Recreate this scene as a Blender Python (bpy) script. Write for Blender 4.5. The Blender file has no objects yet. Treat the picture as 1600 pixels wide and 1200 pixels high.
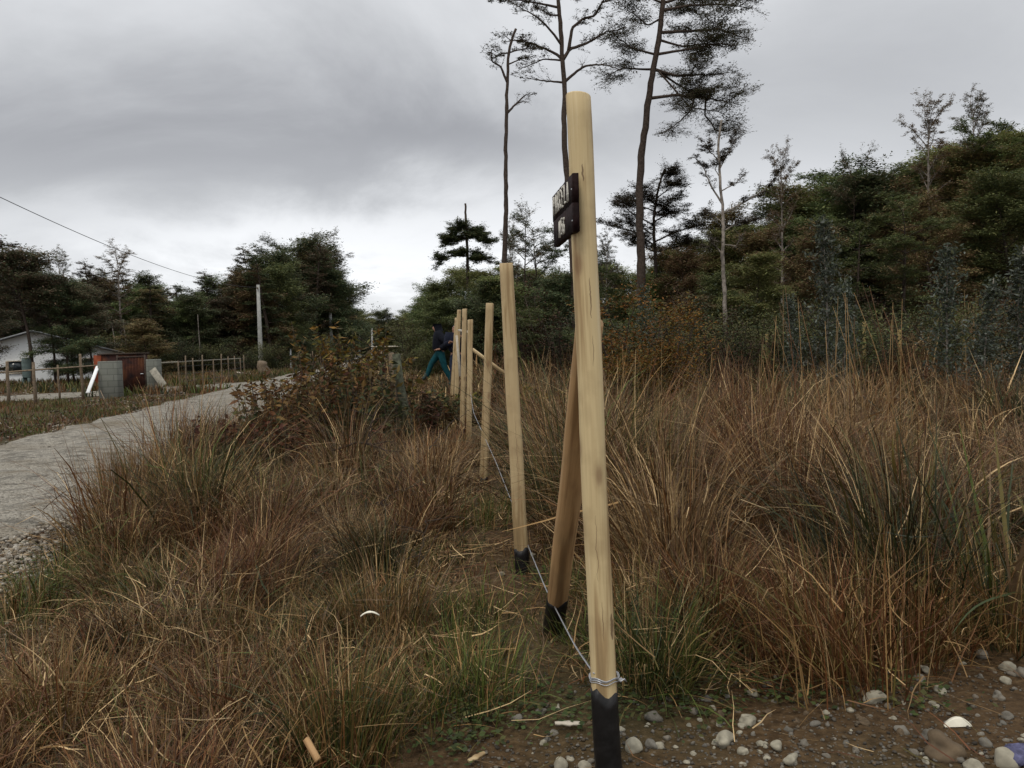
import bpy, math, random
import numpy as np
from mathutils import Vector, Matrix, Quaternion
R_ = math.radians
sc = bpy.context.scene
col = sc.collection
rng = np.random.default_rng(7)
random.seed(7)

# ------------------------------------------------------------------ camera
CH = 1.30; F = 1256.0; PITCH = R_(2.55); ROLL = R_(1.6)
CAM = np.array([0., 0., CH])
_F = np.array([0, math.cos(PITCH), -math.sin(PITCH)])
_U0 = np.array([0, math.sin(PITCH), math.cos(PITCH)]); _R0 = np.array([1., 0, 0])
_R = math.cos(ROLL)*_R0 - math.sin(ROLL)*_U0
_U = math.sin(ROLL)*_R0 + math.cos(ROLL)*_U0
cd = bpy.data.cameras.new('camera'); cam = bpy.data.objects.new('camera', cd); col.objects.link(cam)
cd.sensor_width = 36; cd.lens = 36*F/1600; cd.clip_end = 3000; cd.clip_start = 0.05
cam.matrix_world = Matrix(((_R[0], _U[0], -_F[0], 0), (_R[1], _U[1], -_F[1], 0), (_R[2], _U[2], -_F[2], CH), (0, 0, 0, 1)))
sc.camera = cam
def ray(u, v):
    return _F + (u-800)/F*_R + (600-v)/F*_U
def P(u, v, Y):                       # the point seen at (u, v) that stands Y metres ahead
    r = ray(u, v); return CAM + r*(Y/r[1])
def G(u, v, z=0.):                    # the point of the ground seen at (u, v)
    r = ray(u, v); return CAM + r*((z-CH)/r[2])

# ------------------------------------------------------------------ world, sun, exposure
SUN_EL, SUN_AZ = 58, 205              # degrees; azimuth clockwise from +Y
w = bpy.data.worlds.new('World'); sc.world = w; w.use_nodes = True
nt = w.node_tree; N = nt.nodes; L = nt.links; N.clear()
def nd(nt, t, **k):
    n = nt.nodes.new(t)
    for a, b in k.items(): setattr(n, a, b)
    return n
def mth(nt, op, a, b=None, c=None, clamp=False):
    n = nd(nt, 'ShaderNodeMath', operation=op); n.use_clamp = clamp
    for i, x in enumerate((a, b, c)):
        if x is None: continue
        if isinstance(x, (int, float)): n.inputs[i].default_value = x
        else: nt.links.new(x, n.inputs[i])
    return n.outputs[0]
def mixc(nt, f, a, b, mode='MIX'):
    n = nd(nt, 'ShaderNodeMix', data_type='RGBA', blend_type=mode)
    for i, x in ((0, f), (6, a), (7, b)):
        if isinstance(x, (int, float)): n.inputs[i].default_value = x
        elif isinstance(x, tuple): n.inputs[i].default_value = (*x, 1)
        else: nt.links.new(x, n.inputs[i])
    return n.outputs[2]
def ramp(nt, x, stops):
    n = nd(nt, 'ShaderNodeValToRGB'); e = n.color_ramp.elements
    while len(e) < len(stops): e.new(.5)
    for k, (p, c) in enumerate(stops):
        e[k].position = p; e[k].color = (*(c if isinstance(c, tuple) else (c, c, c)), 1)
    nt.links.new(x, n.inputs[0]); return n.outputs[0]
sky = nd(nt, 'ShaderNodeTexSky', sky_type='NISHITA'); sky.sun_disc = False
sky.sun_elevation = R_(SUN_EL); sky.sun_rotation = R_(SUN_AZ)
skb = nd(nt, 'ShaderNodeVectorMath', operation='SCALE'); L.new(sky.outputs[0], skb.inputs[0]); skb.inputs[3].default_value = 0.10
tc = nd(nt, 'ShaderNodeTexCoord'); sx = nd(nt, 'ShaderNodeSeparateXYZ'); L.new(tc.outputs['Generated'], sx.inputs[0])
x_, y_, z_ = sx.outputs
zz = mth(nt, 'ADD', mth(nt, 'MAXIMUM', z_, 0.0), 0.26)
px_ = mth(nt, 'DIVIDE', x_, zz); py_ = mth(nt, 'DIVIDE', y_, zz)
cv = nd(nt, 'ShaderNodeCombineXYZ'); L.new(px_, cv.inputs[0]); L.new(py_, cv.inputs[1]); cv.inputs[2].default_value = 22.7
n1 = nd(nt, 'ShaderNodeTexNoise'); n1.inputs['Scale'].default_value = 1.25; n1.inputs['Detail'].default_value = 7; n1.inputs['Roughness'].default_value = .58; n1.inputs['Distortion'].default_value = .5
L.new(cv.outputs[0], n1.inputs['Vector'])
n2 = nd(nt, 'ShaderNodeTexNoise'); n2.inputs['Scale'].default_value = 0.6; n2.inputs['Detail'].default_value = 3
L.new(cv.outputs[0], n2.inputs['Vector'])
az_ = mth(nt, 'ARCTAN2', x_, y_); el_ = mth(nt, 'ARCSINE', z_)
wob = mth(nt, 'MULTIPLY', mth(nt, 'SUBTRACT', n1.outputs[0], .5), .32)
elw = mth(nt, 'ADD', el_, mth(nt, 'MULTIPLY', wob, .8)); azw = mth(nt, 'ADD', az_, wob)
def blob(a0, e0, sa, se):             # a soft cloud bank at a bearing and height of the sky
    da = mth(nt, 'DIVIDE', mth(nt, 'SUBTRACT', azw, R_(a0)), R_(sa)); de = mth(nt, 'DIVIDE', mth(nt, 'SUBTRACT', elw, R_(e0)), R_(se))
    s = mth(nt, 'ADD', mth(nt, 'MULTIPLY', da, da), mth(nt, 'MULTIPLY', de, de))
    return mth(nt, 'POWER', 2.71828, mth(nt, 'MULTIPLY', s, -1))
base = ramp(nt, mth(nt, 'DIVIDE', el_, 1.5708, clamp=True), [(0, 1.08), (.09, 1.03), (.17, .90), (.30, .95), (.42, 1.08), (1, 1.70)])
dark = mth(nt, 'ADD', mth(nt, 'MULTIPLY', blob(-17, 16, 24, 5.6), .36), mth(nt, 'MULTIPLY', blob(-34, 13, 14, 5), .24))
dark = mth(nt, 'ADD', dark, mth(nt, 'MULTIPLY', blob(-2, 13, 13, 3), .20))
dark = mth(nt, 'ADD', dark, mth(nt, 'MULTIPLY', blob(24, 17, 15, 9), .20))
brt = mth(nt, 'ADD', mth(nt, 'MULTIPLY', blob(-14, 8.4, 15, 2.0), .30), mth(nt, 'MULTIPLY', blob(6, 8, 9, 3), .12))
f_ = mth(nt, 'ADD', mth(nt, 'SUBTRACT', 1.0, dark), brt)
nz = mth(nt, 'ADD', .56, mth(nt, 'MULTIPLY', n1.outputs[0], .56)); nz2 = mth(nt, 'ADD', .82, mth(nt, 'MULTIPLY', n2.outputs[0], .34))
f_ = mth(nt, 'MULTIPLY', mth(nt, 'MULTIPLY', f_, nz), nz2)
bw = mth(nt, 'MULTIPLY', base, f_)
tint = ramp(nt, bw, [(0, (.93, .945, 1.05)), (.32, (.955, .97, 1.035)), (.6, (.965, .985, 1.02)), (1, (.97, .985, 1.01))])
vs = nd(nt, 'ShaderNodeVectorMath', operation='SCALE'); L.new(tint, vs.inputs[0]); L.new(bw, vs.inputs[3])
bg = nd(nt, 'ShaderNodeBackground'); L.new(mixc(nt, .94, skb.outputs[0], vs.outputs[0]), bg.inputs[0]); bg.inputs[1].default_value = 1.0
wo = nd(nt, 'ShaderNodeOutputWorld'); L.new(bg.outputs[0], wo.inputs[0])
sl = bpy.data.lights.new('sun', 'SUN'); sl.energy = 1.15; sl.angle = R_(18); sl.color = (1, .92, .80)
so = bpy.data.objects.new('sun', sl); col.objects.link(so)
sd = Vector((math.sin(R_(SUN_AZ))*math.cos(R_(SUN_EL)), math.cos(R_(SUN_AZ))*math.cos(R_(SUN_EL)), math.sin(R_(SUN_EL))))
so.rotation_euler = sd.to_track_quat('Z', 'Y').to_euler(); so.location = (0, -5, 30)
sc.view_settings.view_transform = 'Standard'; sc.view_settings.look = 'None'; sc.view_settings.exposure = 0.0; sc.view_settings.gamma = 1
try:
    sc.cycles.max_bounces = 5; sc.cycles.diffuse_bounces = 3; sc.cycles.transparent_max_bounces = 4
except Exception: pass

# ------------------------------------------------------------------ helpers
class Acc:
    def __init__(s): s.V = []; s.F = []; s.C = []; s.n = 0; s.hasc = False
    def add(s, V, Fc, C=None):
        V = np.asarray(V, float).reshape(-1, 3); Fc = np.asarray(Fc, int)
        s.V.append(V); s.F.append(Fc + s.n); s.n += len(V)
        if C is not None: s.hasc = True; C = np.asarray(C, float); C = np.broadcast_to(C, (len(V), 3))
        else: C = np.ones((len(V), 3))
        s.C.append(C); return s
    def tube(s, pts, rad, k=8, C=None, cap=True):
        pts = np.asarray(pts, float); n = len(pts); rad = np.broadcast_to(np.asarray(rad, float), (n,))
        T = np.gradient(pts, axis=0); T /= np.linalg.norm(T, axis=1)[:, None]+1e-12
        up = np.array([0, 0, 1.]) if abs(T[:, 2]).mean() < .8 else np.array([0, 1., 0])
        A = np.cross(T, up); A /= np.linalg.norm(A, axis=1)[:, None]+1e-12; B = np.cross(T, A)
        a = np.arange(k)*2*np.pi/k
        V = pts[:, None] + rad[:, None, None]*(np.cos(a)[None, :, None]*A[:, None] + np.sin(a)[None, :, None]*B[:, None])
        i = np.arange(n-1)[:, None]*k; j = np.arange(k)[None]; j2 = (j+1) % k
        Fq = np.stack([i+j, i+j2, i+k+j2, i+k+j], -1).reshape(-1, 4)
        s.add(V.reshape(-1, 3), Fq, C)
        if cap:
            o = s.n - n*k
            s.F.append(np.array([[o+(k-1-q) for q in range(k)]])); s.F.append(np.array([[o+(n-1)*k+q for q in range(k)]]))
        return s
    def box(s, c, d, rot=None, C=None, bev=0.):
        c = np.asarray(c, float); d = np.asarray(d, float)/2
        b = min(bev, d.min()*.45)
        if b <= 0:
            V = np.array([[x, y, z] for z in (-1, 1) for y in (-1, 1) for x in (-1, 1)])*d
            Fq = [[0, 2, 3, 1], [4, 5, 7, 6], [0, 1, 5, 4], [2, 6, 7, 3], [0, 4, 6, 2], [1, 3, 7, 5]]
            if rot is not None: V = V @ np.asarray(rot).T
            return s.add(V+c, Fq, C)
        # chamfered along z edges and top and bottom rims
        def ring(z, ins):
            x, y = d[0]-ins, d[1]-ins
            return [[-x+b, -y, z], [x-b, -y, z], [x, -y+b, z], [x, y-b, z], [x-b, y, z], [-x+b, y, z], [-x, y-b, z], [-x, -y+b, z]]
        V = np.array(ring(-d[2], b)+ring(-d[2]+b, 0)+ring(d[2]-b, 0)+ring(d[2], b))
        Fq = [[r*8+q, r*8+(q+1) % 8, r*8+8+(q+1) % 8, r*8+8+q] for r in range(3) for q in range(8)]
        if rot is not None: V = V @ np.asarray(rot).T
        o = s.n; s.add(V+c, Fq, C)
        s.F.append(np.array([[o+7-q for q in range(8)]])); s.F.append(np.array([[o+24+q for q in range(8)]]))
        return s
    def mesh(s, name, mat=None, smooth=False):
        me = bpy.data.meshes.new(name); V = np.concatenate(s.V); C = np.concatenate(s.C)
        me.vertices.add(len(V)); me.vertices.foreach_set('co', V.ravel())
        tot = np.concatenate([np.full(len(f), f.shape[1]) for f in s.F]); lp = np.concatenate([f.ravel() for f in s.F])
        me.loops.add(len(lp)); me.loops.foreach_set('vertex_index', lp)
        me.polygons.add(len(tot)); me.polygons.foreach_set('loop_start', np.concatenate([[0], np.cumsum(tot)[:-1]])); me.polygons.foreach_set('loop_total', tot)
        if smooth: me.polygons.foreach_set('use_smooth', np.ones(len(tot), bool))
        if s.hasc:
            at = me.color_attributes.new('tint', 'FLOAT_COLOR', 'POINT')
            at.data.foreach_set('color', np.concatenate([C, np.ones((len(C), 1))], 1).ravel())
        if mat: me.materials.append(mat)
        me.update(calc_edges=True); return me
def link(name, data, parent=None, loc=None):
    o = bpy.data.objects.new(name, data); col.objects.link(o)
    if parent: o.parent = parent
    if loc is not None: o.location = loc
    return o
def obj(name, acc, mat, parent=None, smooth=False, loc=None):
    return link(name, acc.mesh(name, mat, smooth), parent, loc)
def tag(o, label=None, cat=None, group=None, kind=None):
    for k, v in (('label', label), ('category', cat), ('group', group), ('kind', kind)):
        if v: o[k] = v
    return o
def thing(name, label, cat, loc=(0, 0, 0), group=None, rz=0):
    o = link(name, None, loc=tuple(loc)); o.rotation_euler.z = rz; o.empty_display_size = .2
    return tag(o, label, cat, group)
def dup(root, loc, rz=0, scale=(1, 1, 1), label=None, group=None, tilt=0):
    r = root.copy(); col.objects.link(r); r.location = tuple(loc); r.rotation_euler = (tilt, 0, rz); r.scale = scale
    if label: r['label'] = label
    if group: r['group'] = group
    for ch in list(root.children):
        c = ch.copy(); col.objects.link(c); c.parent = r
        for g in list(ch.children):
            d = g.copy(); col.objects.link(d); d.parent = c
    return r
def vnoise(x, y, s=1., seed=0):       # smooth value noise, 0..1
    x = np.asarray(x, float)/s; y = np.asarray(y, float)/s
    xi = np.floor(x).astype(int); yi = np.floor(y).astype(int); fx = x-xi; fy = y-yi
    fx = fx*fx*(3-2*fx); fy = fy*fy*(3-2*fy)
    def h(a, b):
        q = (a*374761393 + b*668265263 + seed*974634777) & 0xffffffff
        q = ((q ^ (q >> 13))*1274126177) & 0xffffffff
        return ((q ^ (q >> 16)) & 0xffff)/65535.
    return (h(xi, yi)*(1-fx)+h(xi+1, yi)*fx)*(1-fy)+(h(xi, yi+1)*(1-fx)+h(xi+1, yi+1)*fx)*fy
def sstep(a, b, x): t = np.clip((np.asarray(x, float)-a)/(b-a), 0, 1); return t*t*(3-2*t)

# ------------------------------------------------------------------ materials
def mat(name, rough=.85, spec=.2):
    m = bpy.data.materials.new(name); m.use_nodes = True; b = m.node_tree.nodes['Principled BSDF']
    b.inputs['Roughness'].default_value = rough; b.inputs['Specular IOR Level'].default_value = spec
    return m, m.node_tree, b
def plain(name, c, rough=.8, spec=.2, var=.25, scale=6, bump=.0, metal=0):
    m, t, b = mat(name, rough, spec)
    co = nd(t, 'ShaderNodeTexCoord'); n = nd(t, 'ShaderNodeTexNoise'); n.inputs['Scale'].default_value = scale; n.inputs['Detail'].default_value = 6
    t.links.new(co.outputs['Object'], n.inputs['Vector'])
    lo = tuple(q*(1-var) for q in c); hi = tuple(min(1, q*(1+var)) for q in c)
    t.links.new(ramp(t, n.outputs[0], [(.3, lo), (.7, hi)]), b.inputs['Base Color']); b.inputs['Metallic'].default_value = metal
    if bump:
        bn = nd(t, 'ShaderNodeBump'); bn.inputs['Strength'].default_value = bump; bn.inputs['Distance'].default_value = .02
        t.links.new(n.outputs[0], bn.inputs['Height']); t.links.new(bn.outputs[0], b.inputs['Normal'])
    return m
def tinted(name, rough=.7, spec=.25, var=.15, trans=0.):
    m, t, b = mat(name, rough, spec)
    a = nd(t, 'ShaderNodeAttribute', attribute_name='tint')
    oi = nd(t, 'ShaderNodeObjectInfo')
    hs = nd(t, 'ShaderNodeHueSaturation'); t.links.new(a.outputs['Color'], hs.inputs['Color'])
    t.links.new(mth(t, 'ADD', 1-var, mth(t, 'MULTIPLY', oi.outputs['Random'], 2*var)), hs.inputs['Value'])
    t.links.new(mth(t, 'ADD', .5-var*.09, mth(t, 'MULTIPLY', oi.outputs['Random'], var*.18)), hs.inputs['Hue'])
    t.links.new(hs.outputs[0], b.inputs['Base Color'])
    if trans:
        tr = nd(t, 'ShaderNodeBsdfTranslucent'); t.links.new(hs.outputs[0], tr.inputs[0]); mx = nd(t, 'ShaderNodeMixShader'); mx.inputs[0].default_value = trans
        t.links.new(b.outputs[0], mx.inputs[1]); t.links.new(tr.outputs[0], mx.inputs[2]); t.links.new(mx.outputs[0], t.nodes['Material Output'].inputs[0])
    return m
M = {}
M['leaf'] = tinted('leaf', .7, .2, .22, .25)
M['grass'] = tinted('grass', .6, .3, 0, .06)
M['bark_dark'] = plain('bark_dark', (.060, .045, .036), .9, .1, .4, 14, .6)
M['bark_pale'] = plain('bark_pale', (.23, .20, .17), .9, .1, .5, 9, .6)
M['concrete'] = plain('concrete', (.33, .33, .31), .9, .2, .2, 5, .3)
M['block'] = None
M['tar'] = plain('tar', (.006, .0055, .0055), .5, .4, .9, 22, .2)
M['old_wood'] = plain('old_wood', (.17, .13, .09), .9, .1, .4, 20, .5)
M['mossy_wood'] = plain('mossy_wood', (.075, .08, .055), .9, .1, .6, 22, .6)
M['board_pale'] = plain('board_pale', (.52, .47, .38), .8, .2, .2, 12, .3)
M['white_wall'] = plain('white_wall', (.88, .90, .90), .7, .2, .05, 2)
M['roof_metal'] = plain('roof_metal', (.20, .21, .22), .5, .4, .2, 3)
M['glass'] = plain('glass_dark', (.03, .04, .045), .1, .5, .1, 3)
M['tank'] = plain('tank_green', (.12, .16, .15), .6, .3, .15, 3)
M['orange'] = plain('orange_board', (.20, .05, .022), .8, .2, .3, 5)
M['wire'] = plain('wire_steel', (.50, .51, .53), .35, .5, .1, 20, 0, .7)
M['cable'] = plain('cable_dark', (.03, .03, .035), .6, .2, .1, 20)
M['sign_wood'] = plain('sign_dark_stain', (.014, .006, .006), .8, .15, .5, 25, .5)
M['paint_white'] = plain('paint_white', (.58, .56, .50), .7, .2, .12, 60)
M['skin'] = plain('skin', (.35, .19, .13), .6, .3, .1, 10)
M['hoodie'] = plain('hoodie_black', (.010, .011, .016), .9, .1, .3, 20)
M['teal'] = plain('trousers_teal', (.008, .052, .062), .85, .1, .2, 12)
M['jeans'] = plain('jeans_dark', (.020, .026, .045), .85, .1, .3, 12)
M['navy'] = plain('jacket_navy', (.010, .012, .022), .85, .1, .3, 12)
M['boot'] = plain('boot_dark', (.02, .035, .03), .6, .3, .2, 12)
M['cloth_blue'] = plain('cloth_violet', (.11, .11, .19), .9, .1, .3, 60, .4)
M['shell'] = plain('shell_white', (.80, .76, .62), .6, .3, .06, 20)

# peeled fence wood: long grain, faint stripes, knots, a few drying cracks on the side that faces -Y
def post_wood(name, c1, c2, c3, cracks=(), seed=0., rings=True):
    m, t, b = mat(name, .62, .3)
    co = nd(t, 'ShaderNodeTexCoord'); mp = nd(t, 'ShaderNodeMapping'); t.links.new(co.outputs['Object'], mp.inputs[0]); mp.inputs['Location'].default_value = (seed, seed*2, seed*3); mp.inputs['Scale'].default_value = (26, 26, 1.3)
    n = nd(t, 'ShaderNodeTexNoise'); n.inputs['Scale'].default_value = 1; n.inputs['Detail'].default_value = 6; n.inputs['Distortion'].default_value = .4; t.links.new(mp.outputs[0], n.inputs['Vector'])
    mp2 = nd(t, 'ShaderNodeMapping'); t.links.new(co.outputs['Object'], mp2.inputs[0]); mp2.inputs['Location'].default_value = (seed*5, 0, seed); mp2.inputs['Scale'].default_value = (120, 120, 4)
    nf = nd(t, 'ShaderNodeTexNoise'); nf.inputs['Scale'].default_value = 1; nf.inputs['Detail'].default_value = 4; t.links.new(mp2.outputs[0], nf.inputs['Vector'])
    c = ramp(t, n.outputs[0], [(.34, tuple(q*.72 for q in c2)), (.43, c2), (.50, c1), (.6, c1), (.72, c3)])
    c = mixc(t, mth(t, 'MULTIPLY', mth(t, 'SUBTRACT', nf.outputs[0], .35, clamp=True), .9), c, c2)
    # knots
    mk = nd(t, 'ShaderNodeMapping'); t.links.new(co.outputs['Object'], mk.inputs[0]); mk.inputs['Scale'].default_value = (10, 10, 4.2); mk.inputs['Location'].default_value = (seed*3+.3, seed, seed*7)
    vo = nd(t, 'ShaderNodeTexVoronoi'); vo.inputs['Scale'].default_value = 1; t.links.new(mk.outputs[0], vo.inputs['Vector'])
    kn = ramp(t, vo.outputs['Distance'], [(0, 1.), (.10, .8), (.17, .25), (.26, 0.)])
    c = mixc(t, mth(t, 'MULTIPLY', kn, .75), c, (.17, .085, .04))
    # dirty smears
    ns = nd(t, 'ShaderNodeTexNoise'); ns.inputs['Scale'].default_value = 5; ns.inputs['Detail'].default_value = 7; t.links.new(co.outputs['Object'], ns.inputs['Vector'])
    c = mixc(t, mth(t, 'MULTIPLY', mth(t, 'SUBTRACT', ns.outputs[0], .52, clamp=True), 3.0, clamp=True), c, (.26, .17, .085))
    s = nd(t, 'ShaderNodeSeparateXYZ'); t.links.new(co.outputs['Object'], s.inputs[0]); X, Y, Z = s.outputs
    nw = nd(t, 'ShaderNodeTexNoise'); nw.noise_dimensions = '1D'; nw.inputs['Scale'].default_value = 22; nw.inputs['Detail'].default_value = 5; t.links.new(Z, nw.inputs['W'])
    wv = mth(t, 'MULTIPLY', mth(t, 'SUBTRACT', nw.outputs[0], .5), .012)
    hgt = None
    for (x0, z0, z1, wd) in cracks:
        d = mth(t, 'ABSOLUTE', mth(t, 'SUBTRACT', mth(t, 'ADD', X, wv), x0))
        zc = mth(t, 'ABSOLUTE', mth(t, 'SUBTRACT', Z, (z0+z1)/2)); zm = mth(t, 'SUBTRACT', 1, mth(t, 'DIVIDE', zc, (z1-z0)/2), clamp=True)
        wz = mth(t, 'MULTIPLY', mth(t, 'POWER', zm, .4), wd)
        k = mth(t, 'MULTIPLY', mth(t, 'LESS_THAN', d, wz), mth(t, 'LESS_THAN', Y, 0))
        c = mixc(t, mth(t, 'MULTIPLY', k, .72), c, (.10, .05, .025))
    t.links.new(c, b.inputs['Base Color'])
    bn = nd(t, 'ShaderNodeBump'); bn.inputs['Strength'].default_value = .25; bn.inputs['Distance'].default_value = .004
    t.links.new(nf.outputs[0], bn.inputs['Height']); t.links.new(bn.outputs[0], b.inputs['Normal'])
    return m
PW1, PW2, PW3 = (.62, .49, .27), (.40, .28, .14), (.70, .58, .36)
M['post_near'] = post_wood('post_wood_near', PW1, PW2, PW3, [(.002, 1.78, 1.83, .003), (.008, 1.38, 1.50, .0020), (.009, 1.24, 1.33, .0010), (-.008, .60, .80, .0009), (.0, .42, .54, .0010), (.027, .42, .50, .005)], .3)
M['post_a'] = post_wood('post_wood_a', (.50, .38, .21), (.34, .235, .115), (.56, .44, .26), [(.004, .5, .9, .001)], 1.7)
M['post_b'] = post_wood('post_wood_b', (.46, .345, .19), (.32, .22, .105), (.53, .41, .24), [], 4.1)
M['stake_wood'] = plain('stake_wood', (.30, .22, .09), .8, .2, .3, 12)
M['plank_grey'] = plain('plank_grey', (.28, .26, .21), .85, .2, .3, 8)
M['brace'] = post_wood('brace_wood', (.46, .28, .13), (.28, .16, .07), (.52, .34, .18), [], 6.3)

def soil_mat():
    m, t, b = mat('soil', .95, .15)
    co = nd(t, 'ShaderNodeTexCoord')
    def nz(s, d=6, dist=0):
        n = nd(t, 'ShaderNodeTexNoise'); n.inputs['Scale'].default_value = s; n.inputs['Detail'].default_value = d; n.inputs['Distortion'].default_value = dist; t.links.new(co.outputs['Object'], n.inputs['Vector']); return n.outputs[0]
    a = nz(1.7); f = nz(28, 8); g = nz(.5, 4)
    c = ramp(t, f, [(.3, (.034, .020, .009)), (.55, (.080, .049, .023)), (.75, (.130, .085, .043))])
    c = mixc(t, mth(t, 'MULTIPLY', mth(t, 'SUBTRACT', a, .5, clamp=True), 3, clamp=True), c, (.085, .055, .030))
    c = mixc(t, mth(t, 'MULTIPLY', mth(t, 'SUBTRACT', g, .5, clamp=True), 3, clamp=True), c, (.045, .055, .022))
    vo = nd(t, 'ShaderNodeTexVoronoi'); vo.inputs['Scale'].default_value = 60; t.links.new(co.outputs['Object'], vo.inputs['Vector'])
    pk = mth(t, 'MULTIPLY', mth(t, 'LESS_THAN', vo.outputs['Distance'], .28), mth(t, 'GREATER_THAN', vo.outputs['Color'], .62))
    c = mixc(t, mth(t, 'MULTIPLY', pk, .5), c, (.17, .15, .12))
    t.links.new(c, b.inputs['Base Color'])
    h = mth(t, 'ADD', f, mth(t, 'MULTIPLY', pk, .4)); bn = nd(t, 'ShaderNodeBump'); bn.inputs['Strength'].default_value = .9; bn.inputs['Distance'].default_value = .03
    t.links.new(h, bn.inputs['Height']); t.links.new(bn.outputs[0], b.inputs['Normal']); return m
M['soil'] = soil_mat()
def gravel_mat(name, lo, mid, hi):
    m, t, b = mat(name, .95, .2)
    co = nd(t, 'ShaderNodeTexCoord')
    def nz(s, d=6):
        n = nd(t, 'ShaderNodeTexNoise'); n.inputs['Scale'].default_value = s; n.inputs['Detail'].default_value = d; t.links.new(co.outputs['Object'], n.inputs['Vector']); return n.outputs[0]
    def vor(s):
        v = nd(t, 'ShaderNodeTexVoronoi'); v.inputs['Scale'].default_value = s; t.links.new(co.outputs['Object'], v.inputs['Vector']); return v
    v1 = vor(16); v2 = vor(38); a = nz(.55, 5); f = nz(5, 6); g = nz(60, 4)
    c = ramp(t, g, [(.3, lo), (.5, mid), (.75, hi)])
    s1 = nd(t, 'ShaderNodeSeparateXYZ'); t.links.new(v1.outputs['Color'], s1.inputs[0])
    st = ramp(t, s1.outputs[0], [(0, lo), (.5, mid), (1, hi)])
    k1 = mth(t, 'MULTIPLY', mth(t, 'LESS_THAN', v1.outputs['Distance'], .33), mth(t, 'GREATER_THAN', s1.outputs[1], .45))
    c = mixc(t, k1, c, st)
    c = mixc(t, mth(t, 'MULTIPLY', mth(t, 'SUBTRACT', f, .48, clamp=True), 4.5, clamp=True), c, tuple(q*.45 for q in mid))
    c = mixc(t, mth(t, 'MULTIPLY', mth(t, 'SUBTRACT', nz(1.6, 7), .54, clamp=True), 5, clamp=True), c, tuple(np.array(mid)*(.50, .45, .38)))
    c = mixc(t, mth(t, 'MULTIPLY', mth(t, 'SUBTRACT', a, .52, clamp=True), 3.0, clamp=True), c, tuple(np.array(mid)*(.62, .56, .46)))
    t.links.new(c, b.inputs['Base Color'])
    h = mth(t, 'ADD', mth(t, 'MULTIPLY', mth(t, 'SUBTRACT', .5, v1.outputs['Distance'], clamp=True), mth(t, 'MULTIPLY', k1, 1.)), mth(t, 'MULTIPLY', mth(t, 'SUBTRACT', .5, v2.outputs['Distance'], clamp=True), .5))
    bn = nd(t, 'ShaderNodeBump'); bn.inputs['Strength'].default_value = 1; bn.inputs['Distance'].default_value = .08
    t.links.new(h, bn.inputs['Height']); t.links.new(bn.outputs[0], b.inputs['Normal']); return m
M['gravel'] = gravel_mat('road_gravel', (.15, .134, .105), (.29, .265, .218), (.46, .43, .37))
def stone_mat():
    m, t, b = mat('river_stone', .8, .25)
    oi = nd(t, 'ShaderNodeObjectInfo'); co = nd(t, 'ShaderNodeTexCoord')
    n = nd(t, 'ShaderNodeTexNoise'); n.inputs['Scale'].default_value = 3; n.inputs['Detail'].default_value = 8; t.links.new(co.outputs['Object'], n.inputs['Vector'])
    n2 = nd(t, 'ShaderNodeTexNoise'); n2.inputs['Scale'].default_value = 30; t.links.new(co.outputs['Object'], n2.inputs['Vector'])
    c = ramp(t, oi.outputs['Random'], [(0, (.13, .12, .10)), (.3, (.20, .175, .135)), (.5, (.10, .095, .08)), (.75, (.24, .22, .18)), (1, (.16, .13, .095))])
    c = mixc(t, mth(t, 'MULTIPLY', mth(t, 'SUBTRACT', n.outputs[0], .45, clamp=True), 2.5, clamp=True), c, (.10, .085, .06))
    c = mixc(t, mth(t, 'MULTIPLY', n2.outputs[0], .3), c, (.22, .20, .17))
    t.links.new(c, b.inputs['Base Color']); bn = nd(t, 'ShaderNodeBump'); bn.inputs['Strength'].default_value = .35; bn.inputs['Distance'].default_value = .1; t.links.new(n2.outputs[0], bn.inputs['Height']); t.links.new(bn.outputs[0], b.inputs['Normal'])
    return m
M['stone'] = stone_mat()
M['stone_pale'] = plain('stone_pale', (.30, .275, .21), .9, .15, .34, 1.6, .35)
M['stone_brown'] = plain('stone_brown', (.105, .075, .045), .8, .25, .4, 2.5, .3)
M['pebble'] = tinted('pebble', .85, .2, 0)
def block_mat():
    m, t, b = mat('concrete_block', .9, .2)
    co = nd(t, 'ShaderNodeTexCoord'); s = nd(t, 'ShaderNodeSeparateXYZ'); t.links.new(co.outputs['Object'], s.inputs[0])
    cb = nd(t, 'ShaderNodeCombineXYZ'); t.links.new(mth(t, 'ADD', s.outputs[0], s.outputs[1]), cb.inputs[0]); t.links.new(s.outputs[2], cb.inputs[1])
    br = nd(t, 'ShaderNodeTexBrick'); br.inputs['Scale'].default_value = 1; br.inputs['Brick Width'].default_value = .4; br.inputs['Row Height'].default_value = .2; br.inputs['Mortar Size'].default_value = .012
    br.inputs['Color1'].default_value = (.20, .205, .18, 1); br.inputs['Color2'].default_value = (.155, .16, .14, 1); br.inputs['Mortar'].default_value = (.11, .11, .10, 1); t.links.new(cb.outputs[0], br.inputs['Vector'])
    n = nd(t, 'ShaderNodeTexNoise'); n.inputs['Scale'].default_value = 9; n.inputs['Detail'].default_value = 7; t.links.new(co.outputs['Object'], n.inputs['Vector'])
    t.links.new(mixc(t, mth(t, 'MULTIPLY', n.outputs[0], .35), br.outputs[0], (.10, .11, .08)), b.inputs['Base Color']); return m
M['block'] = block_mat()
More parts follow.
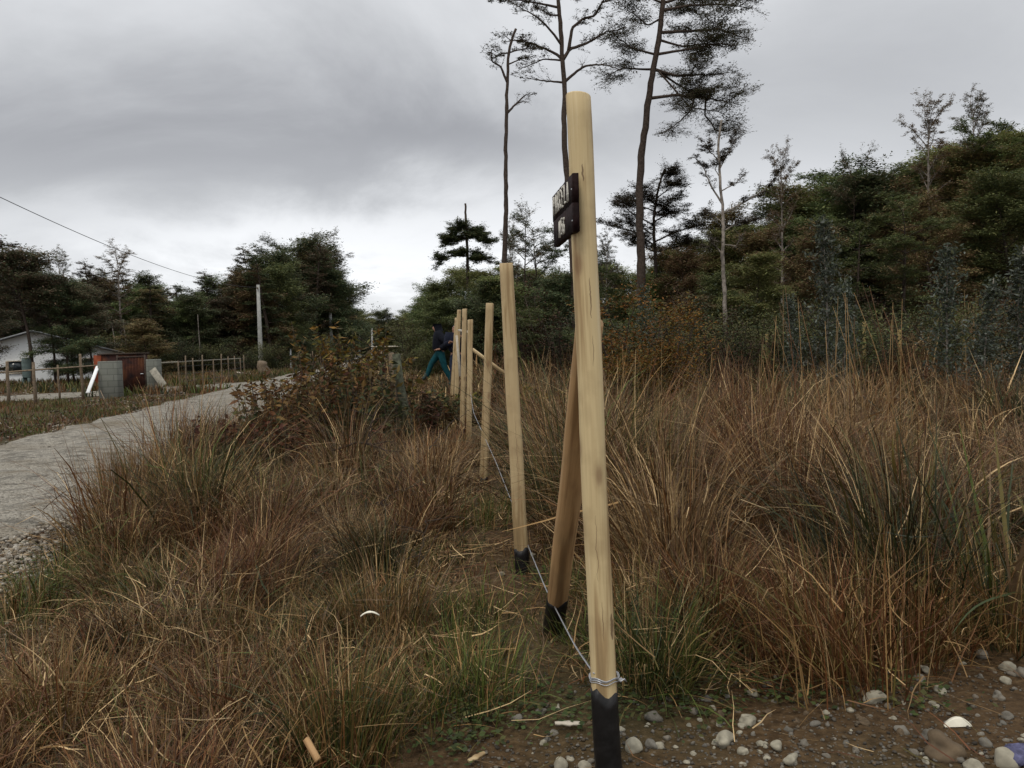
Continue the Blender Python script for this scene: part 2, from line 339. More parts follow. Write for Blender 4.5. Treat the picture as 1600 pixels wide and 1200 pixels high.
def rust_mat():
    m, t, b = mat('rusty_sheet', .85, .2)
    co = nd(t, 'ShaderNodeTexCoord'); n = nd(t, 'ShaderNodeTexNoise'); n.inputs['Scale'].default_value = 2.2; n.inputs['Detail'].default_value = 8; n.inputs['Distortion'].default_value = .6; t.links.new(co.outputs['Object'], n.inputs['Vector'])
    t.links.new(ramp(t, n.outputs[0], [(.35, (.022, .012, .012)), (.52, (.06, .022, .014)), (.62, (.10, .038, .017)), (.75, (.05, .02, .012))]), b.inputs['Base Color']); return m
M['rust'] = rust_mat()

# ------------------------------------------------------------------ ground and road
ROAD_L = lambda y: -6.1-.163*y
ROAD_R = lambda y: -2.55-.163*y
B0 = G(952, 1206)[:2]; B1 = G(816, 893)[:2]; FD = (B1-B0)/(B1-B0)[1]      # the fence line on the ground, per metre of Y
def fence_x(y): return B0[0]+FD[0]*(np.asarray(y, float)-B0[1])
def terr(x, y):
    x = np.asarray(x, float); y = np.asarray(y, float)
    off = sstep(0, 1.2, x-ROAD_R(y)-.1) + sstep(0, 6, ROAD_L(y)-14-x)*.5
    z = off*(.14*sstep(9, 21, y)) + off*sstep(3.0, 4.5, y)*((vnoise(x, y, 1.3, 3)-.5)*.10+(vnoise(x, y, .45, 5)-.5)*.05)
    z = z + (vnoise(x, y, .22, 9)-.5)*.022*sstep(0, .8, x-ROAD_R(y)-.1)
    hill = sstep(0, 30, (x-3)*.8+(y-14)*.25)*4.5*sstep(2, 9, x)*sstep(9, 22, y)
    z = z + hill
    dip = np.exp(-((x-ROAD_R(y)-.9)/.5)**2)*.10*sstep(0, 3, y)
    return z-dip
gx = np.concatenate([-np.geomspace(12, 700, 40)[::-1], np.linspace(-11.8, 9, 210), np.geomspace(9.3, 700, 44)])
gy = np.concatenate([[-60, -30, -12, -6, -3, -1], np.linspace(0, 14, 180), np.geomspace(14.2, 900, 70)])
XX, YY = np.meshgrid(gx, gy); ZZ = terr(XX, YY)
V = np.stack([XX, YY, ZZ], -1).reshape(-1, 3); nx, ny = len(gx), len(gy)
i = (np.arange(ny-1)[:, None]*nx+np.arange(nx-1)[None]).ravel()
a = Acc(); a.add(V, np.stack([i, i+1, i+nx+1, i+nx], -1))
tag(obj('ground', a, M['soil'], smooth=True), 'dark brown earth with low growth under the grass', kind='structure')
def strip(name, fl, fr, ys, z, m, nacross=26, jag=.25, seed=1):
    V = []
    for y in ys:
        l = fl(y)+(vnoise(y, 0, .9, seed)-.5)*jag*2+(vnoise(y, 3, .25, seed)-.5)*jag; r = fr(y)+(vnoise(y, 9, .8, seed)-.5)*jag*2+(vnoise(y, 5, .22, seed)-.5)*jag
        for k in range(nacross):
            q = k/(nacross-1); x = l+(r-l)*q
            edge = min(q, 1-q)*2
            rut = -.03*math.exp(-((q-.3)/.08)**2)-.03*math.exp(-((q-.7)/.08)**2)
            V.append([x, y, z-(.07 if edge == 0 else 0)+min(1, edge*3)*(.05+rut)+float(vnoise(x, y, .5, 4))*.03+float(vnoise(x, y, 1.7, 14))*.05*(edge > 0)-.03])
    V = np.array(V); n = len(ys); i = (np.arange(n-1)[:, None]*nacross+np.arange(nacross-1)[None]).ravel()
    a = Acc(); a.add(V, np.stack([i, i+1, i+nacross+1, i+nacross], -1))
    o = obj(name, a, m, smooth=True); return o
ys = np.concatenate([np.linspace(-8, 16, 160), np.geomspace(16.2, 230, 90)])
tag(strip('road', ROAD_L, ROAD_R, ys, .012, M['gravel']), 'pale grey gravel road running away past the left of the grass', kind='structure')
# driveway behind the left fence
DRL = lambda y: -19.5-.0*y; DRR = lambda y: -12.0-.115*y
a = Acc(); pts = [(-34, 25.0, 29.0), (-26, 25.2, 29.2), (-20, 25.6, 30.5), (-16, 26.5, 34.), (-13.6, 30.2, 38.), (-12.2, 32., 40.), (-11.4, 33., 41.)]
V = []; 
for k in range(60):
    x = -34+k*(22.6)/59; y0 = np.interp(x, [p[0] for p in pts], [p[1] for p in pts]); y1 = np.interp(x, [p[0] for p in pts], [p[2] for p in pts])
    for q in np.linspace(0, 1, 8): V.append([x, y0+(y1-y0)*q+(vnoise(x, q*9, .7, 8)-.5)*.5, .016+.012*math.sin(q*math.pi)])
i = (np.arange(59)[:, None]*8+np.arange(7)[None]).ravel(); a.add(V, np.stack([i, i+8, i+9, i+1], -1))
tag(obj('driveway', a, M['gravel'], smooth=True), 'grey gravel drive behind the left hand fence', kind='structure')

# ------------------------------------------------------------------ leaves, trees
def leaves(acc, ctr, size, cols, rg, flat=.6, asp=.5, axis=None, bright=.35):
    """one small pointed leaf face for each centre"""
    n = len(ctr); nr = rg.normal(size=(n, 3)); nr[:, 2] = np.abs(nr[:, 2])+flat*2; nr /= np.linalg.norm(nr, axis=1)[:, None]
    d = rg.normal(size=(n, 3)) if axis is None else axis + rg.normal(size=(n, 3))*.5
    d -= (d*nr).sum(1)[:, None]*nr; d /= np.linalg.norm(d, axis=1)[:, None]+1e-9; s = np.cross(nr, d)
    L = (size*(.6+.8*rg.random(n)))[:, None]; W = L*asp
    V = np.stack([ctr-d*L*.5, ctr+s*W*.5-d*L*.05, ctr+d*L*.5, ctr-s*W*.5-d*L*.05], 1).reshape(-1, 3)
    cols = np.asarray(cols, float)
    if cols.ndim == 2 and len(cols) != n: cols = cols[rg.integers(0, len(cols), n)]
    c = cols*(1-bright+2*bright*rg.random((n, 1)))
    acc.add(V, np.arange(n*4).reshape(n, 4), np.repeat(c, 4, 0))
GREENS = [(.035, .046, .018), (.045, .055, .020), (.028, .038, .017), (.055, .060, .022)]
LK = 3.3
DARKG = [(.024, .032, .015), (.032, .038, .017), (.040, .036, .018), (.020, .027, .014)]
BROWNG = [(.060, .045, .020), (.050, .030, .018), (.045, .044, .018), (.070, .048, .024)]
OLIVE = [(.055, .062, .022), (.070, .075, .026), (.045, .050, .020), (.075, .066, .028)]
MAROON = [(.036, .027, .018), (.030, .030, .017), (.026, .031, .016), (.050, .033, .021)]
BLUEG = [(.085, .100, .080), (.060, .074, .052), (.15, .165, .14), (.045, .055, .035), (.06, .065, .030)]
for c_ in (GREENS, DARKG, BROWNG, OLIVE, MAROON):
    c_[:] = [tuple(min(.5, q*LK) for q in t_) for t_ in c_]
def bend_line(p0, d0, L, n, rg, wob=.15, rise=0.):
    pts = [np.array(p0, float)]; d = np.array(d0, float); d /= np.linalg.norm(d)
    for k in range(n):
        d = d+rg.normal(size=3)*wob+np.array([0, 0, rise]); d /= np.linalg.norm(d); pts.append(pts[-1]+d*L/n)
    return np.array(pts)
def interp_line(pts, t):
    pts = np.asarray(pts); s = np.linspace(0, 1, len(pts)); return np.stack([np.interp(t, s, pts[:, k]) for k in range(3)], -1)
def twiggy(wood, crown, limb, r0, rg, cols, twigs=9, tl=.8, leafn=40, lsize=.08, flat=1.3, t0=.3, pad=.16, droop=-.02, thick=.35, k=5, sub=0):
    """side twigs along a limb with flat pads of leaves round them"""
    for q in range(twigs):
        t = t0+(1-t0)*(q+rg.random())/twigs; t = min(t, 1)
        p = interp_line(limb, np.array([t]))[0]; d = interp_line(limb, np.array([min(1, t+.05)]))[0]-interp_line(limb, np.array([max(0, t-.05)]))[0]; d /= np.linalg.norm(d)+1e-9
        side = np.cross(d, [0, 0, 1]); nn = np.linalg.norm(side); side = side/nn if nn > .2 else rg.normal(size=3)*[1, 1, .2]
        sg = 1 if q % 2 else -1
        L = tl*(.45+.75*rg.random())*(1-.35*t)
        tw = bend_line(p, d*.7+sg*side*(.5+.6*rg.random())+rg.normal(size=3)*[.15, .15, .22]+[0, 0, .08], L, 4, rg, .18, droop)
        if wood is not None: wood.tube(tw, np.linspace(r0*.28, r0*.08, 5), 3, cap=False)
        n = int(leafn*(.5+rg.random()))
        if n < 1: continue
        if sub:
            for e in range(sub):
                p2 = interp_line(tw, np.array([.15+.85*rg.random()]))[0]; d2 = tw[-1]-tw[0]; d2 /= np.linalg.norm(d2)+1e-9
                t2 = bend_line(p2, d2+rg.normal(size=3)*[.55, .55, .22]+[0, 0, .12], L*(.25+.35*rg.random()), 3, rg, .15)
                if wood is not None: wood.tube(t2, np.linspace(max(.004, r0*.10), .002, 4), 3, cap=False)
                m2 = max(2, n//sub); c2 = interp_line(t2, rg.random(m2))+rg.normal(size=(m2, 3))*[pad*.42, pad*.42, pad*.16]
                leaves(crown, c2, np.full(m2, lsize*1.2), cols, rg, flat*.7, .34, d2)
            continue
        c = interp_line(tw, rg.random(n)**.7)+rg.normal(size=(n, 3))*[pad, pad, pad*thick]
        leaves(crown, c, np.full(n, lsize*1.3), cols, rg, flat*.8, .36, (tw[-1]-tw[0])/(np.linalg.norm(tw[-1]-tw[0])+1e-9))
def gen_tree(seed, H, cr, cb, nl, cols, shape='broad', leafn=42, lsize=.10, twigs=9, lean=.03, r=None, flat=1.2, stems=1, pad=.2, up=.35, bark=None, tl=None, thick=.4, sub=0):
    rg = np.random.default_rng(seed); wood = Acc(); crown = Acc(); r = r or H*.017
    for s in range(stems):
        p0 = np.array([0, 0, -.2])+(rg.normal(size=3)*[.25, .25, 0] if s else 0)
        tr = bend_line(p0, [rg.normal()*lean*(1+2*s), rg.normal()*lean*(1+2*s), 1], H*(1-.15*s*rg.random())+.1, 9, rg, lean, .02)
        wood.tube(tr, np.linspace(1, .10, 10)**1.0*r/(1+.4*s), 7)
        for k in range(nl//stems):
            t = (k+rg.random())/(nl//stems); z = cb+(1-cb)*t; p = interp_line(tr, np.array([z]))[0]
            if shape == 'cone': pr = (1-t)**.8*.95+.06
            elif shape == 'broad': pr = math.sin(math.pi*(.22+.70*t))**.8*(.7+.5*rg.random())
            elif shape == 'umbrella': pr = (.25+.9*t)*(1 if t < .85 else .75)*(.6+.5*rg.random())
            else: pr = (.55+.6*math.sin(math.pi*t))*(.5+.7*rg.random())
            az = k*2.4+rg.normal()*.5; e = up+(.5*t if shape != 'cone' else .1)+rg.normal()*.12
            L = cr*pr; d = np.array([math.cos(az)*math.cos(e), math.sin(az)*math.cos(e), math.sin(e)])
            lb = bend_line(p, d, L, 5, rg, .13, -.05 if shape != 'sparse' else .02)
            rr = r*.38*(1-.6*t); wood.tube(lb, np.linspace(rr, rr*.2, 6), 4, cap=False)
            twiggy(wood, crown, lb, rr, rg, cols, max(3, int(twigs*(.4+pr))), (tl or cr*.42), leafn, lsize, flat, .22, pad, -.02, thick, sub=sub)
        n = int(leafn*3); c = interp_line(tr, .9+.1*rg.random(n))+rg.normal(size=(n, 3))*[pad*.8, pad*.8, pad]; leaves(crown, c, np.full(n, lsize), cols, rg, flat*.5)
    return wood, crown
PROTO = {}
def proto(key, *a, bark='bark_dark', H=8., **k):
    w_, c_ = gen_tree(a[0], H, *a[1:], **k)
    PROTO[key] = (w_.mesh('trunk', M[bark], True), c_.mesh('crown', M['leaf']), H)
proto('broad1', 11, 2.7, .08, 34, GREENS, leafn=95, twigs=10, lsize=.135, pad=.26)
proto('broad2', 12, 2.9, .12, 34, DARKG, leafn=105, twigs=10, lsize=.14, pad=.26)
proto('broad3', 13, 2.5, .05, 36, OLIVE, leafn=95, twigs=10, lsize=.13, pad=.26)
proto('broad4', 14, 2.6, .10, 32, BROWNG, leafn=90, twigs=10, lsize=.13, pad=.26)
proto('broad5', 15, 2.4, .16, 30, MAROON, leafn=90, twigs=9, lsize=.13, pad=.26)
proto('layer1', 21, 2.4, .22, 22, DARKG, shape='other', leafn=85, twigs=10, flat=2.2, pad=.24, thick=.25, up=.1, lsize=.12, sub=4)
proto('layer2', 22, 2.2, .28, 18, MAROON, shape='other', leafn=60, twigs=9, flat=2.2, pad=.22, thick=.22, up=.1, lsize=.11, sub=4)
proto('layer3', 23, 2.5, .25, 20, GREENS, shape='umbrella', leafn=85, twigs=10, flat=2.2, pad=.24, thick=.25, up=.15, lsize=.12, sub=4)
proto('high', 27, 2.3, .60, 22, MAROON, leafn=95, twigs=10, lsize=.13, pad=.24, up=.38)
proto('cone1', 31, 1.6, .12, 38, MAROON, shape='cone', leafn=75, twigs=7, flat=2, pad=.18, thick=.25, up=.05, lsize=.11, sub=4)
proto('cone2', 32, 1.5, .10, 40, DARKG, shape='cone', leafn=80, twigs=7, flat=2, pad=.18, thick=.25, up=.1, lsize=.11, sub=4)
proto('sparse1', 41, 1.9, .30, 26, MAROON, shape='sparse', leafn=50, twigs=9, up=.5, pad=.16, bark='bark_pale', thick=.25, lsize=.09, tl=.6, flat=2, sub=4)
proto('sparse2', 42, 1.9, .35, 24, BROWNG, shape='umbrella', leafn=52, twigs=9, up=.6, pad=.16, bark='bark_pale', thick=.25, lsize=.09, tl=.6, flat=2, sub=4)
def place_tree(key, x, y, H, label, group=None, wide=1., cat='tree', name='tree', zs=None):
    tm, cm, h0 = PROTO[key]; z = float(terr(x, y)); s = H/h0
    o = thing(name, label, cat, (x, y, z-.05), group, random.random()*6.28); sw = s*wide if s > .35 else .35*wide
    o.scale = (sw, sw, s); link('trunk', tm, o); link('crown', cm, o); return o
def by_top(key, u, v, Y, label, group=None, wide=1., **k):
    p = P(u, v, Y); return place_tree(key, p[0], Y, p[2]-float(terr(p[0], Y)), label, group, wide, **k)

LMR = [(668, 'the hooded person'), (728, 'the dead topped tree'), (765, 'the third pale post'), (792, 'the second pale post'), (842, 'the darker tiered tree'), (905, 'the nearest pale post'), (985, 'the feathery orange shrub'), (1040, 'the small layered tree'), (1130, 'the pale barked tree'), (1198, 'the leftmost yellow stake'), (1240, 'the short grey sapling'), (1290, 'the tallest sapling'), (1350, 'the bright yellow stake'), (1405, 'the thin dim stake'), (1458, 'the bare fan shaped tree'), (1538, 'the thin bare skyline tree'), (1598, 'the right edge')]
LML = [(-40, 'the left edge'), (11, 'the leftmost rough fence post'), (42, 'the tall pointed conifer'), (102, 'the sparse leafless tree'), (160, 'the left block pillar'), (207, 'the rusty gate'), (238, 'the right block pillar'), (290, 'the round topped tree'), (356, 'the narrow maroon conifer'), (403, 'the tall utility pole'), (454, 'the white painted post'), (516, 'the second utility pole')]
def where(u, lm):
    d, nme = min(((u-a_, b_) for a_, b_ in lm), key=lambda q: abs(q[0])); return ('straight behind ' if abs(d) < 9 else 'just right of ' if d > 0 else 'just left of ')+nme
# right-hand wood: rows of individual trees under the photo's skyline
SKR = [(655, 500), (675, 440), (700, 425), (760, 415), (900, 415), (950, 412), (1000, 405), (1050, 388), (1100, 362), (1180, 322), (1250, 302), (1290, 280), (1350, 268), (1400, 252), (1450, 232), (1500, 222), (1600, 200), (1760, 175)]
def skr(u): return np.interp(u, [a[0] for a in SKR], [a[1] for a in SKR])
GW = 'trees of the wood on the right'
lab = {'broad1': 'bushy green tree in the wood on the right', 'broad2': 'dense dark tree in the wood on the right', 'broad3': 'olive green tree in the wood on the right',
       'broad4': 'brownish green tree in the wood on the right', 'broad5': 'dull maroon tinged tree in the wood on the right', 'layer1': 'dark layered tree in the wood on the right',
       'layer3': 'wide layered green tree in the wood on the right'}
u = 690.
for row, (Y0, Y1, du, drop) in enumerate([(38, 46, 34, 4), (29, 35, 40, 26), (22, 27, 52, 62)]):
    u = 668. + (0 if row == 0 else 25 if row == 1 else 150)
    while u < 1690:
        Y = Y0+(Y1-Y0)*random.random()
        if u > 1150 and row == 0: Y -= 4
        v = skr(u)+drop+random.uniform(-6, 26)
        if row == 2 and 880 < u < 1180: v += 25
        key = random.choice(['broad1', 'broad2', 'broad3', 'broad4', 'broad1', 'broad3', 'broad3', 'broad4', 'layer3'] if u > 900 else ['broad1', 'broad3', 'layer3', 'broad2', 'broad3'])
        by_top(key, u, v, Y, lab[key].replace(' in the wood on the right', '')+', '+['skyline', 'middle', 'front'][row]+' row, '+where(u, LMR), GW, random.uniform(.95, 1.35))
        u += du*random.uniform(.7, 1.2)*(30/Y)
# low shrubs in front of the wood
def shrub_proto(seed, H, rad, cols, n=2600, ls=.07, stems=9, up=.8):
    rg = np.random.default_rng(seed); wd = Acc(); cr = Acc()
    for k in range(stems):
        az = rg.random()*6.28; e = up+rg.random()*(1.5-up)
        tr = bend_line([rg.normal()*.08, rg.normal()*.08, 0], [math.cos(az)*math.cos(e), math.sin(az)*math.cos(e), math.sin(e)], H*(.6+.5*rg.random()), 6, rg, .12, .03)
        tr[:, :2] *= rad/(H*.5); wd.tube(tr, np.linspace(.014, .004, 7)*H**.5, 4, cap=False)
        for q in range(9):
            t = .12+.88*rg.random(); p = interp_line(tr, np.array([t]))[0]
            tw = bend_line(p, rg.normal(size=3)*[1, 1, .5]+[0, 0, .4], H*.22*(.5+rg.random()), 3, rg, .2); wd.tube(tw, [.004, .003, .002, .001], 3, cap=False)
            m = n//(stems*9); c = interp_line(tw, rg.random(m))+rg.normal(size=(m, 3))*H*.05; leaves(cr, c, np.full(m, ls), cols, rg, .4, .5)
    return wd, cr
def shrub_p(key, *a, **k):
    w_, c_ = shrub_proto(*a, **k); PROTO[key] = (w_.mesh('stem', M['bark_dark'], True), c_.mesh('foliage', M['leaf']), a[1])
def place_shrub(key, x, y, H, label, group=None, wide=1., cat='shrub', name='shrub', z=None):
    tm, cm, h0 = PROTO[key]; s = H/h0; z = float(terr(x, y)) if z is None else z
    o = thing(name, label, cat, (x, y, z-.02), group, random.random()*6.28); o.scale = (s*wide, s*wide, s); link('stems', tm, o); link('foliage', cm, o); return o
shrub_p('sh_green', 51, 2., 1.2, [tuple(q*.50 for q in c_) for c_ in OLIVE], n=5200, ls=.06)
shrub_p('sh_dark', 52, 2., 1.3, [tuple(q*.55 for q in c_) for c_ in DARKG], n=5600, ls=.06)
shrub_p('sh_brown', 53, 2., 1.2, [(.075, .042, .022), (.055, .030, .018), (.05, .045, .018), (.09, .06, .03)], n=4600, ls=.055)
shrub_p('sh_orange', 54, 2., 1.0, [(.19, .085, .015), (.15, .065, .013), (.12, .085, .018), (.09, .075, .018)], n=11000, ls=.05, up=1.1)
GS = 'shrubs along the edge of the right hand wood'
slab = {'sh_green': 'low olive green shrub at the edge of the right hand wood', 'sh_dark': 'low dark green shrub at the edge of the right hand wood', 'sh_brown': 'low rusty brown shrub at the edge of the right hand wood'}
for Y0, Y1, v0, v1, u0, u1, du in [(15.5, 19.5, 455, 520, 1010, 1660, 40), (20, 24, 455, 500, 860, 1500, 46), (30, 36, 485, 520, 650, 900, 26)]:
    u = float(u0)
    while u < u1:
        Y = random.uniform(Y0, Y1); v = random.uniform(v0, v1); p = P(u, v, Y); key = random.choice(['sh_green', 'sh_dark', 'sh_brown', 'sh_dark', 'sh_green'])
        H = p[2]-float(terr(p[0], Y))
        if H > .5: place_shrub(key, p[0], Y, H, slab[key].replace(' at the edge of the right hand wood', ' in the wood edge')+' '+where(u, LMR), GS, 1.1)
        u += du*random.uniform(.7, 1.3)
def sh_at(key, u, vtop, Y, label, wide=1., **k):
    p = P(u, vtop, Y); return place_shrub(key, p[0], Y, p[2]-float(terr(p[0], Y)), label, None, wide, **k)
sh_at('sh_orange', 985, 478, 12.5, 'orange tinted feathery shrub right of the tall near fence post', 1.25)
sh_at('sh_orange', 1040, 500, 11.8, 'smaller orange brown shrub right of the feathery orange one', 1.1)
sh_at('sh_brown', 1090, 540, 12.5, 'dark rusty shrub below the pale barked tree', 1.6)
sh_at('sh_green', 645, 537, 30, 'bright green bush behind the hooded person', 1.2)['label'] = 'fresh green bush to the left of the hooded person'

# hand-placed trees, limbs traced as real 3-D branches with their own depth
def limb_tree(name, label, Y, trunk, limbs, rad, cols, seed, bark='bark_dark', leafn=30, lsize=.075, twigs=9, tl=.7, ridge=.06, pad=.13, thick=.25, extra=0):
    rg = np.random.default_rng(seed); T = np.array([P(a_, b_, Y) for a_, b_ in trunk])
    gz = float(terr(T[0][0], Y)); basep = np.array([T[0][0]+(T[0][0]-T[1][0])*.1, Y, gz-.1])
    if T[0][2] > gz+.3: T = np.vstack([basep, T])
    org = np.array([T[0][0], Y, gz])
    n = 60; tt = np.linspace(0, 1, n); s = np.concatenate([[0], np.cumsum(np.linalg.norm(np.diff(T, axis=0), axis=1))]); s /= s[-1]
    TT = np.stack([np.interp(tt, s, T[:, k]) for k in range(3)], -1); ker = np.array([1, 2, 3, 2, 1])/9
    for k in range(3): TT[2:-2, k] = np.convolve(TT[:, k], ker, 'valid')
    TT[:, 1] += np.cumsum(rg.normal(size=n))*.02; TT[:, :2] += rg.normal(size=(n, 2))*rad*ridge
    JN = TT.copy(); wood = Acc(); crown = Acc(); wood.tube(TT-org, rad*(1-.62*tt)*(1+.5*np.exp(-tt*25))*(1+rg.normal(size=n)*.05), 9)
    for lb in limbs:
        pts, r0, dy, lf = lb[:4]
        if len(lb) > 4: pass
        m = len(pts); Q = np.array([P(a_, b_, Y) for a_, b_ in pts]); jj = np.linspace(0, 1, m); L = np.linalg.norm(np.diff(Q, axis=0), axis=1).sum()
        # start at the trunk's own depth, then move out to the limb's own side
        i0 = np.argmin(np.linalg.norm(JN[:, [0, 2]]-Q[0][[0, 2]], axis=1)); Q[:, 1] = JN[i0, 1]+dy*L*jj; Q[0] = JN[i0]
        q2 = np.linspace(0, 1, 4*m); s2 = np.concatenate([[0], np.cumsum(np.linalg.norm(np.diff(Q, axis=0), axis=1))]); s2 /= s2[-1]
        QQ = np.stack([np.interp(q2, s2, Q[:, k]) for k in range(3)], -1)+rg.normal(size=(4*m, 3))*.018*np.linspace(0, 1, 4*m)[:, None]
        QQ[0] = Q[0]; JN = np.vstack([JN, QQ]); wood.tube(QQ-org, np.linspace(r0, r0*.22, 4*m), 5)
        twiggy(wood, crown, QQ-org, r0*.55, rg, cols, int(twigs*max(1., L/1.6)), tl, int(leafn*lf), lsize, 2.0, .25, pad, .01, thick, sub=6)
        if extra:                                   # real branches towards and away from the viewer, not seen edge on
            for e in range(extra):
                t = .25+.7*rg.random(); p = interp_line(QQ, np.array([t]))[0]-org
                b2 = bend_line(p, [rg.normal()*.3, (1 if e % 2 else -1), .15+rg.normal()*.15], L*.45*(.6+.5*rg.random()), 4, rg, .12)
                wood.tube(b2, np.linspace(r0*.4, r0*.1, 5), 4, cap=False); twiggy(wood, crown, b2, r0*.3, rg, cols, twigs, tl*.8, int(leafn*lf), lsize, 2.0, .1, pad, .0, thick, sub=6)
    o = thing(name, label, 'tree', org); obj('trunk', wood, M[bark], o, True)
    if crown.n: obj('crown', crown, M['leaf'], o)
    return o
z4 = lambda *p: [(740+x/2.5, y/2.5) for x, y in p]
TREEC = [(.090, .078, .048), (.075, .078, .042), (.10, .074, .055), (.062, .062, .040)]
limb_tree('tall_tree', 'tall thin nearly bare tree left of the sign, ending in crooked stubs', 28, [(796, 560)]+z4((120, 1010), (128, 800), (125, 600), (130, 430), (128, 400), (133, 330), (135, 200), (165, 115)),
    [(z4((138, 435), (165, 405), (200, 370), (240, 362)), .045, .2, .05), (z4((165, 405), (190, 398), (215, 402)), .025, -.2, 0), (z4((130, 330), (105, 265), (70, 248), (72, 205), (90, 222)), .05, -.2, .12),
     (z4((135, 205), (110, 208), (80, 215)), .03, .3, .7), (z4((140, 210), (185, 185), (235, 175)), .03, .4, .8), (z4((140, 250), (180, 240), (225, 235)), .03, -.4, .6), (z4((150, 150), (125, 140), (100, 142)), .02, .1, .1), (z4((145, 170), (190, 150), (215, 158)), .02, .3, .7)],
    .115, TREEC, 61, leafn=75, twigs=9, tl=.5, lsize=.07)
limb_tree('tall_tree', 'tall slender tree behind the near post, with crooked spreading limbs and thin foliage', 29, [(902, 560), (893, 385), (885, 264), (881, 224), (882, 140), (879, 96), (876, 40), (872, 0), (868, -45), (874, -80)],
    [(z4((350, 240), (330, 210), (280, 180), (200, 145), (140, 140)), .06, .2, .55), (z4((345, 165), (310, 140), (260, 95), (150, 40)), .05, -.3, .6), (z4((360, 240), (375, 190), (440, 165), (520, 115), (600, 100)), .07, .1, .55),
     (z4((372, 200), (385, 110), (430, 75), (470, 70), (500, 20), (600, -10)), .07, -.1, .8), (z4((365, 335), (400, 285), (440, 265), (500, 265), (570, 290)), .06, -.2, .25), (z4((420, 280), (425, 262), (418, 248)), .02, 0, 0),
     (z4((345, 320), (290, 310), (205, 292)), .045, .3, .18), (z4((352, 235), (280, 220), (180, 250)), .04, .3, .45), (z4((335, 40), (280, 10), (180, -20), (90, -30)), .05, .3, 1.), (z4((335, 60), (300, 50), (240, 0)), .04, .5, .8),
     (z4((330, 0), (400, -30), (480, -60)), .05, .2, 1.), (z4((325, -40), (260, -60), (150, -70)), .05, -.2, 1.)],
    .15, TREEC, 62, leafn=80, twigs=9, tl=.65, lsize=.07)
limb_tree('tall_tree', 'tallest leafy tree, its trunk leaning right and its dark crown spreading to the right', 30, [(1004, 560), (1003, 404), (1000, 320), (1004, 240), (1010, 200), (1016, 148), (1020, 116), (1028, 80), (1034, 40), (1038, 0), (1042, -50), (1046, -95)],
    [(z4((730, 250), (800, 280), (900, 270), (1000, 260)), .07, .2, 1.5), (z4((705, 370), (790, 365), (900, 380), (1020, 400)), .07, -.1, 1.4), (z4((735, 200), (850, 190), (950, 180), (1010, 200)), .06, -.3, 1.5),
     (z4((745, 120), (850, 100), (980, 80), (1100, 110)), .07, .2, 1.6), (z4((745, 40), (850, 20), (980, 30), (1060, 60)), .06, -.3, 1.6), (z4((735, 255), (800, 300), (880, 330), (990, 310)), .05, .4, 1.4),
     (z4((715, 262), (660, 252), (600, 240), (520, 265)), .05, .3, 1.), (z4((722, 200), (620, 185), (560, 150), (520, 160)), .05, -.3, 1.2), (z4((735, 70), (690, 80), (640, 30), (600, 0)), .04, .3, .9),
     (z4((860, 380), (850, 430), (800, 480), (735, 525)), .04, -.2, .7), (z4((900, 385), (910, 440), (960, 500), (1060, 490)), .04, .2, 1.), (z4((745, 0), (850, -40), (980, -30)), .06, .2, 1.6), (z4((745, 10), (680, -20), (600, -30)), .05, -.2, 1.2),
     (z4((748, 150), (830, 160), (920, 140), (1020, 140)), .05, .3, 1.5), (z4((720, 280), (850, 420), (950, 440), (1030, 370)), .04, -.2, 1.1)],
    .19, TREEC, 63, leafn=46, twigs=15, tl=1.0, extra=2, lsize=.075, pad=.24)
limb_tree('pale_barked_tree', 'thin pale barked tree with ragged foliage, before the right hand wood', 22, [(1133, 530), (1131, 460), (1128, 400), (1131, 330), (1126, 290), (1128, 260), (1124, 225), (1130, 185)],
    [([(1129, 320), (1113, 290), (1104, 262), (1090, 240)], .03, .2, .8), ([(1133, 330), (1160, 318), (1190, 300), (1218, 265)], .03, -.3, 1.3), ([(1131, 300), (1150, 285), (1165, 272)], .02, .3, .4), ([(1128, 265), (1145, 230), (1162, 200)], .02, .2, 1.1),
     ([(1127, 250), (1110, 235), (1100, 225)], .02, -.3, .9), ([(1129, 345), (1110, 330), (1095, 335)], .02, .3, .9), ([(1131, 360), (1150, 350), (1180, 345)], .02, -.2, 1.2), ([(1131, 380), (1150, 385), (1158, 365)], .02, 0, .2),
     ([(1126, 280), (1120, 262), (1135, 240)], .015, .2, 1.3), ([(1130, 395), (1115, 380), (1105, 385)], .02, .2, .8)],
    .07, [(.075, .06, .045), (.05, .05, .03), (.09, .065, .05)], 64, 'bark_pale', leafn=95, lsize=.055, twigs=12, tl=.4, pad=.10, thick=.7)
limb_tree('layered_tree', 'small tree with flat spreading tiers, at the foot of the tallest leafy tree', 32, [(1027, 520), (1024, 400), (1022, 340), (1030, 290), (1040, 262)],
    [([(1024, 385), (990, 360), (960, 350), (936, 345)], .04, .2, 1.3), ([(1024, 380), (1050, 365), (1080, 355), (1096, 352)], .04, -.2, 1.3), ([(1024, 350), (990, 335), (962, 318)], .035, -.3, 1.1), ([(1024, 345), (1050, 330), (1078, 322)], .035, .3, 1.2),
     ([(1026, 320), (1010, 305), (1000, 292)], .03, .3, .9), ([(1028, 310), (1045, 295), (1056, 285)], .03, -.3, 1.), ([(1032, 285), (1045, 272), (1050, 264)], .02, .2, 1.), ([(1024, 365), (1010, 355), (975, 330)], .03, .5, 1.), ([(1024, 395), (1000, 385), (965, 372)], .03, -.4, 1.2), ([(1024, 392), (1055, 385), (1090, 372)], .03, .4, 1.2), ([(1025, 335), (1045, 318), (1065, 300)], .03, .2, 1.1), ([(1025, 330), (1000, 318), (980, 302)], .03, .3, 1.)],
    .10, TREEC, 65, leafn=60, twigs=13, tl=.75, extra=3, pad=.18)
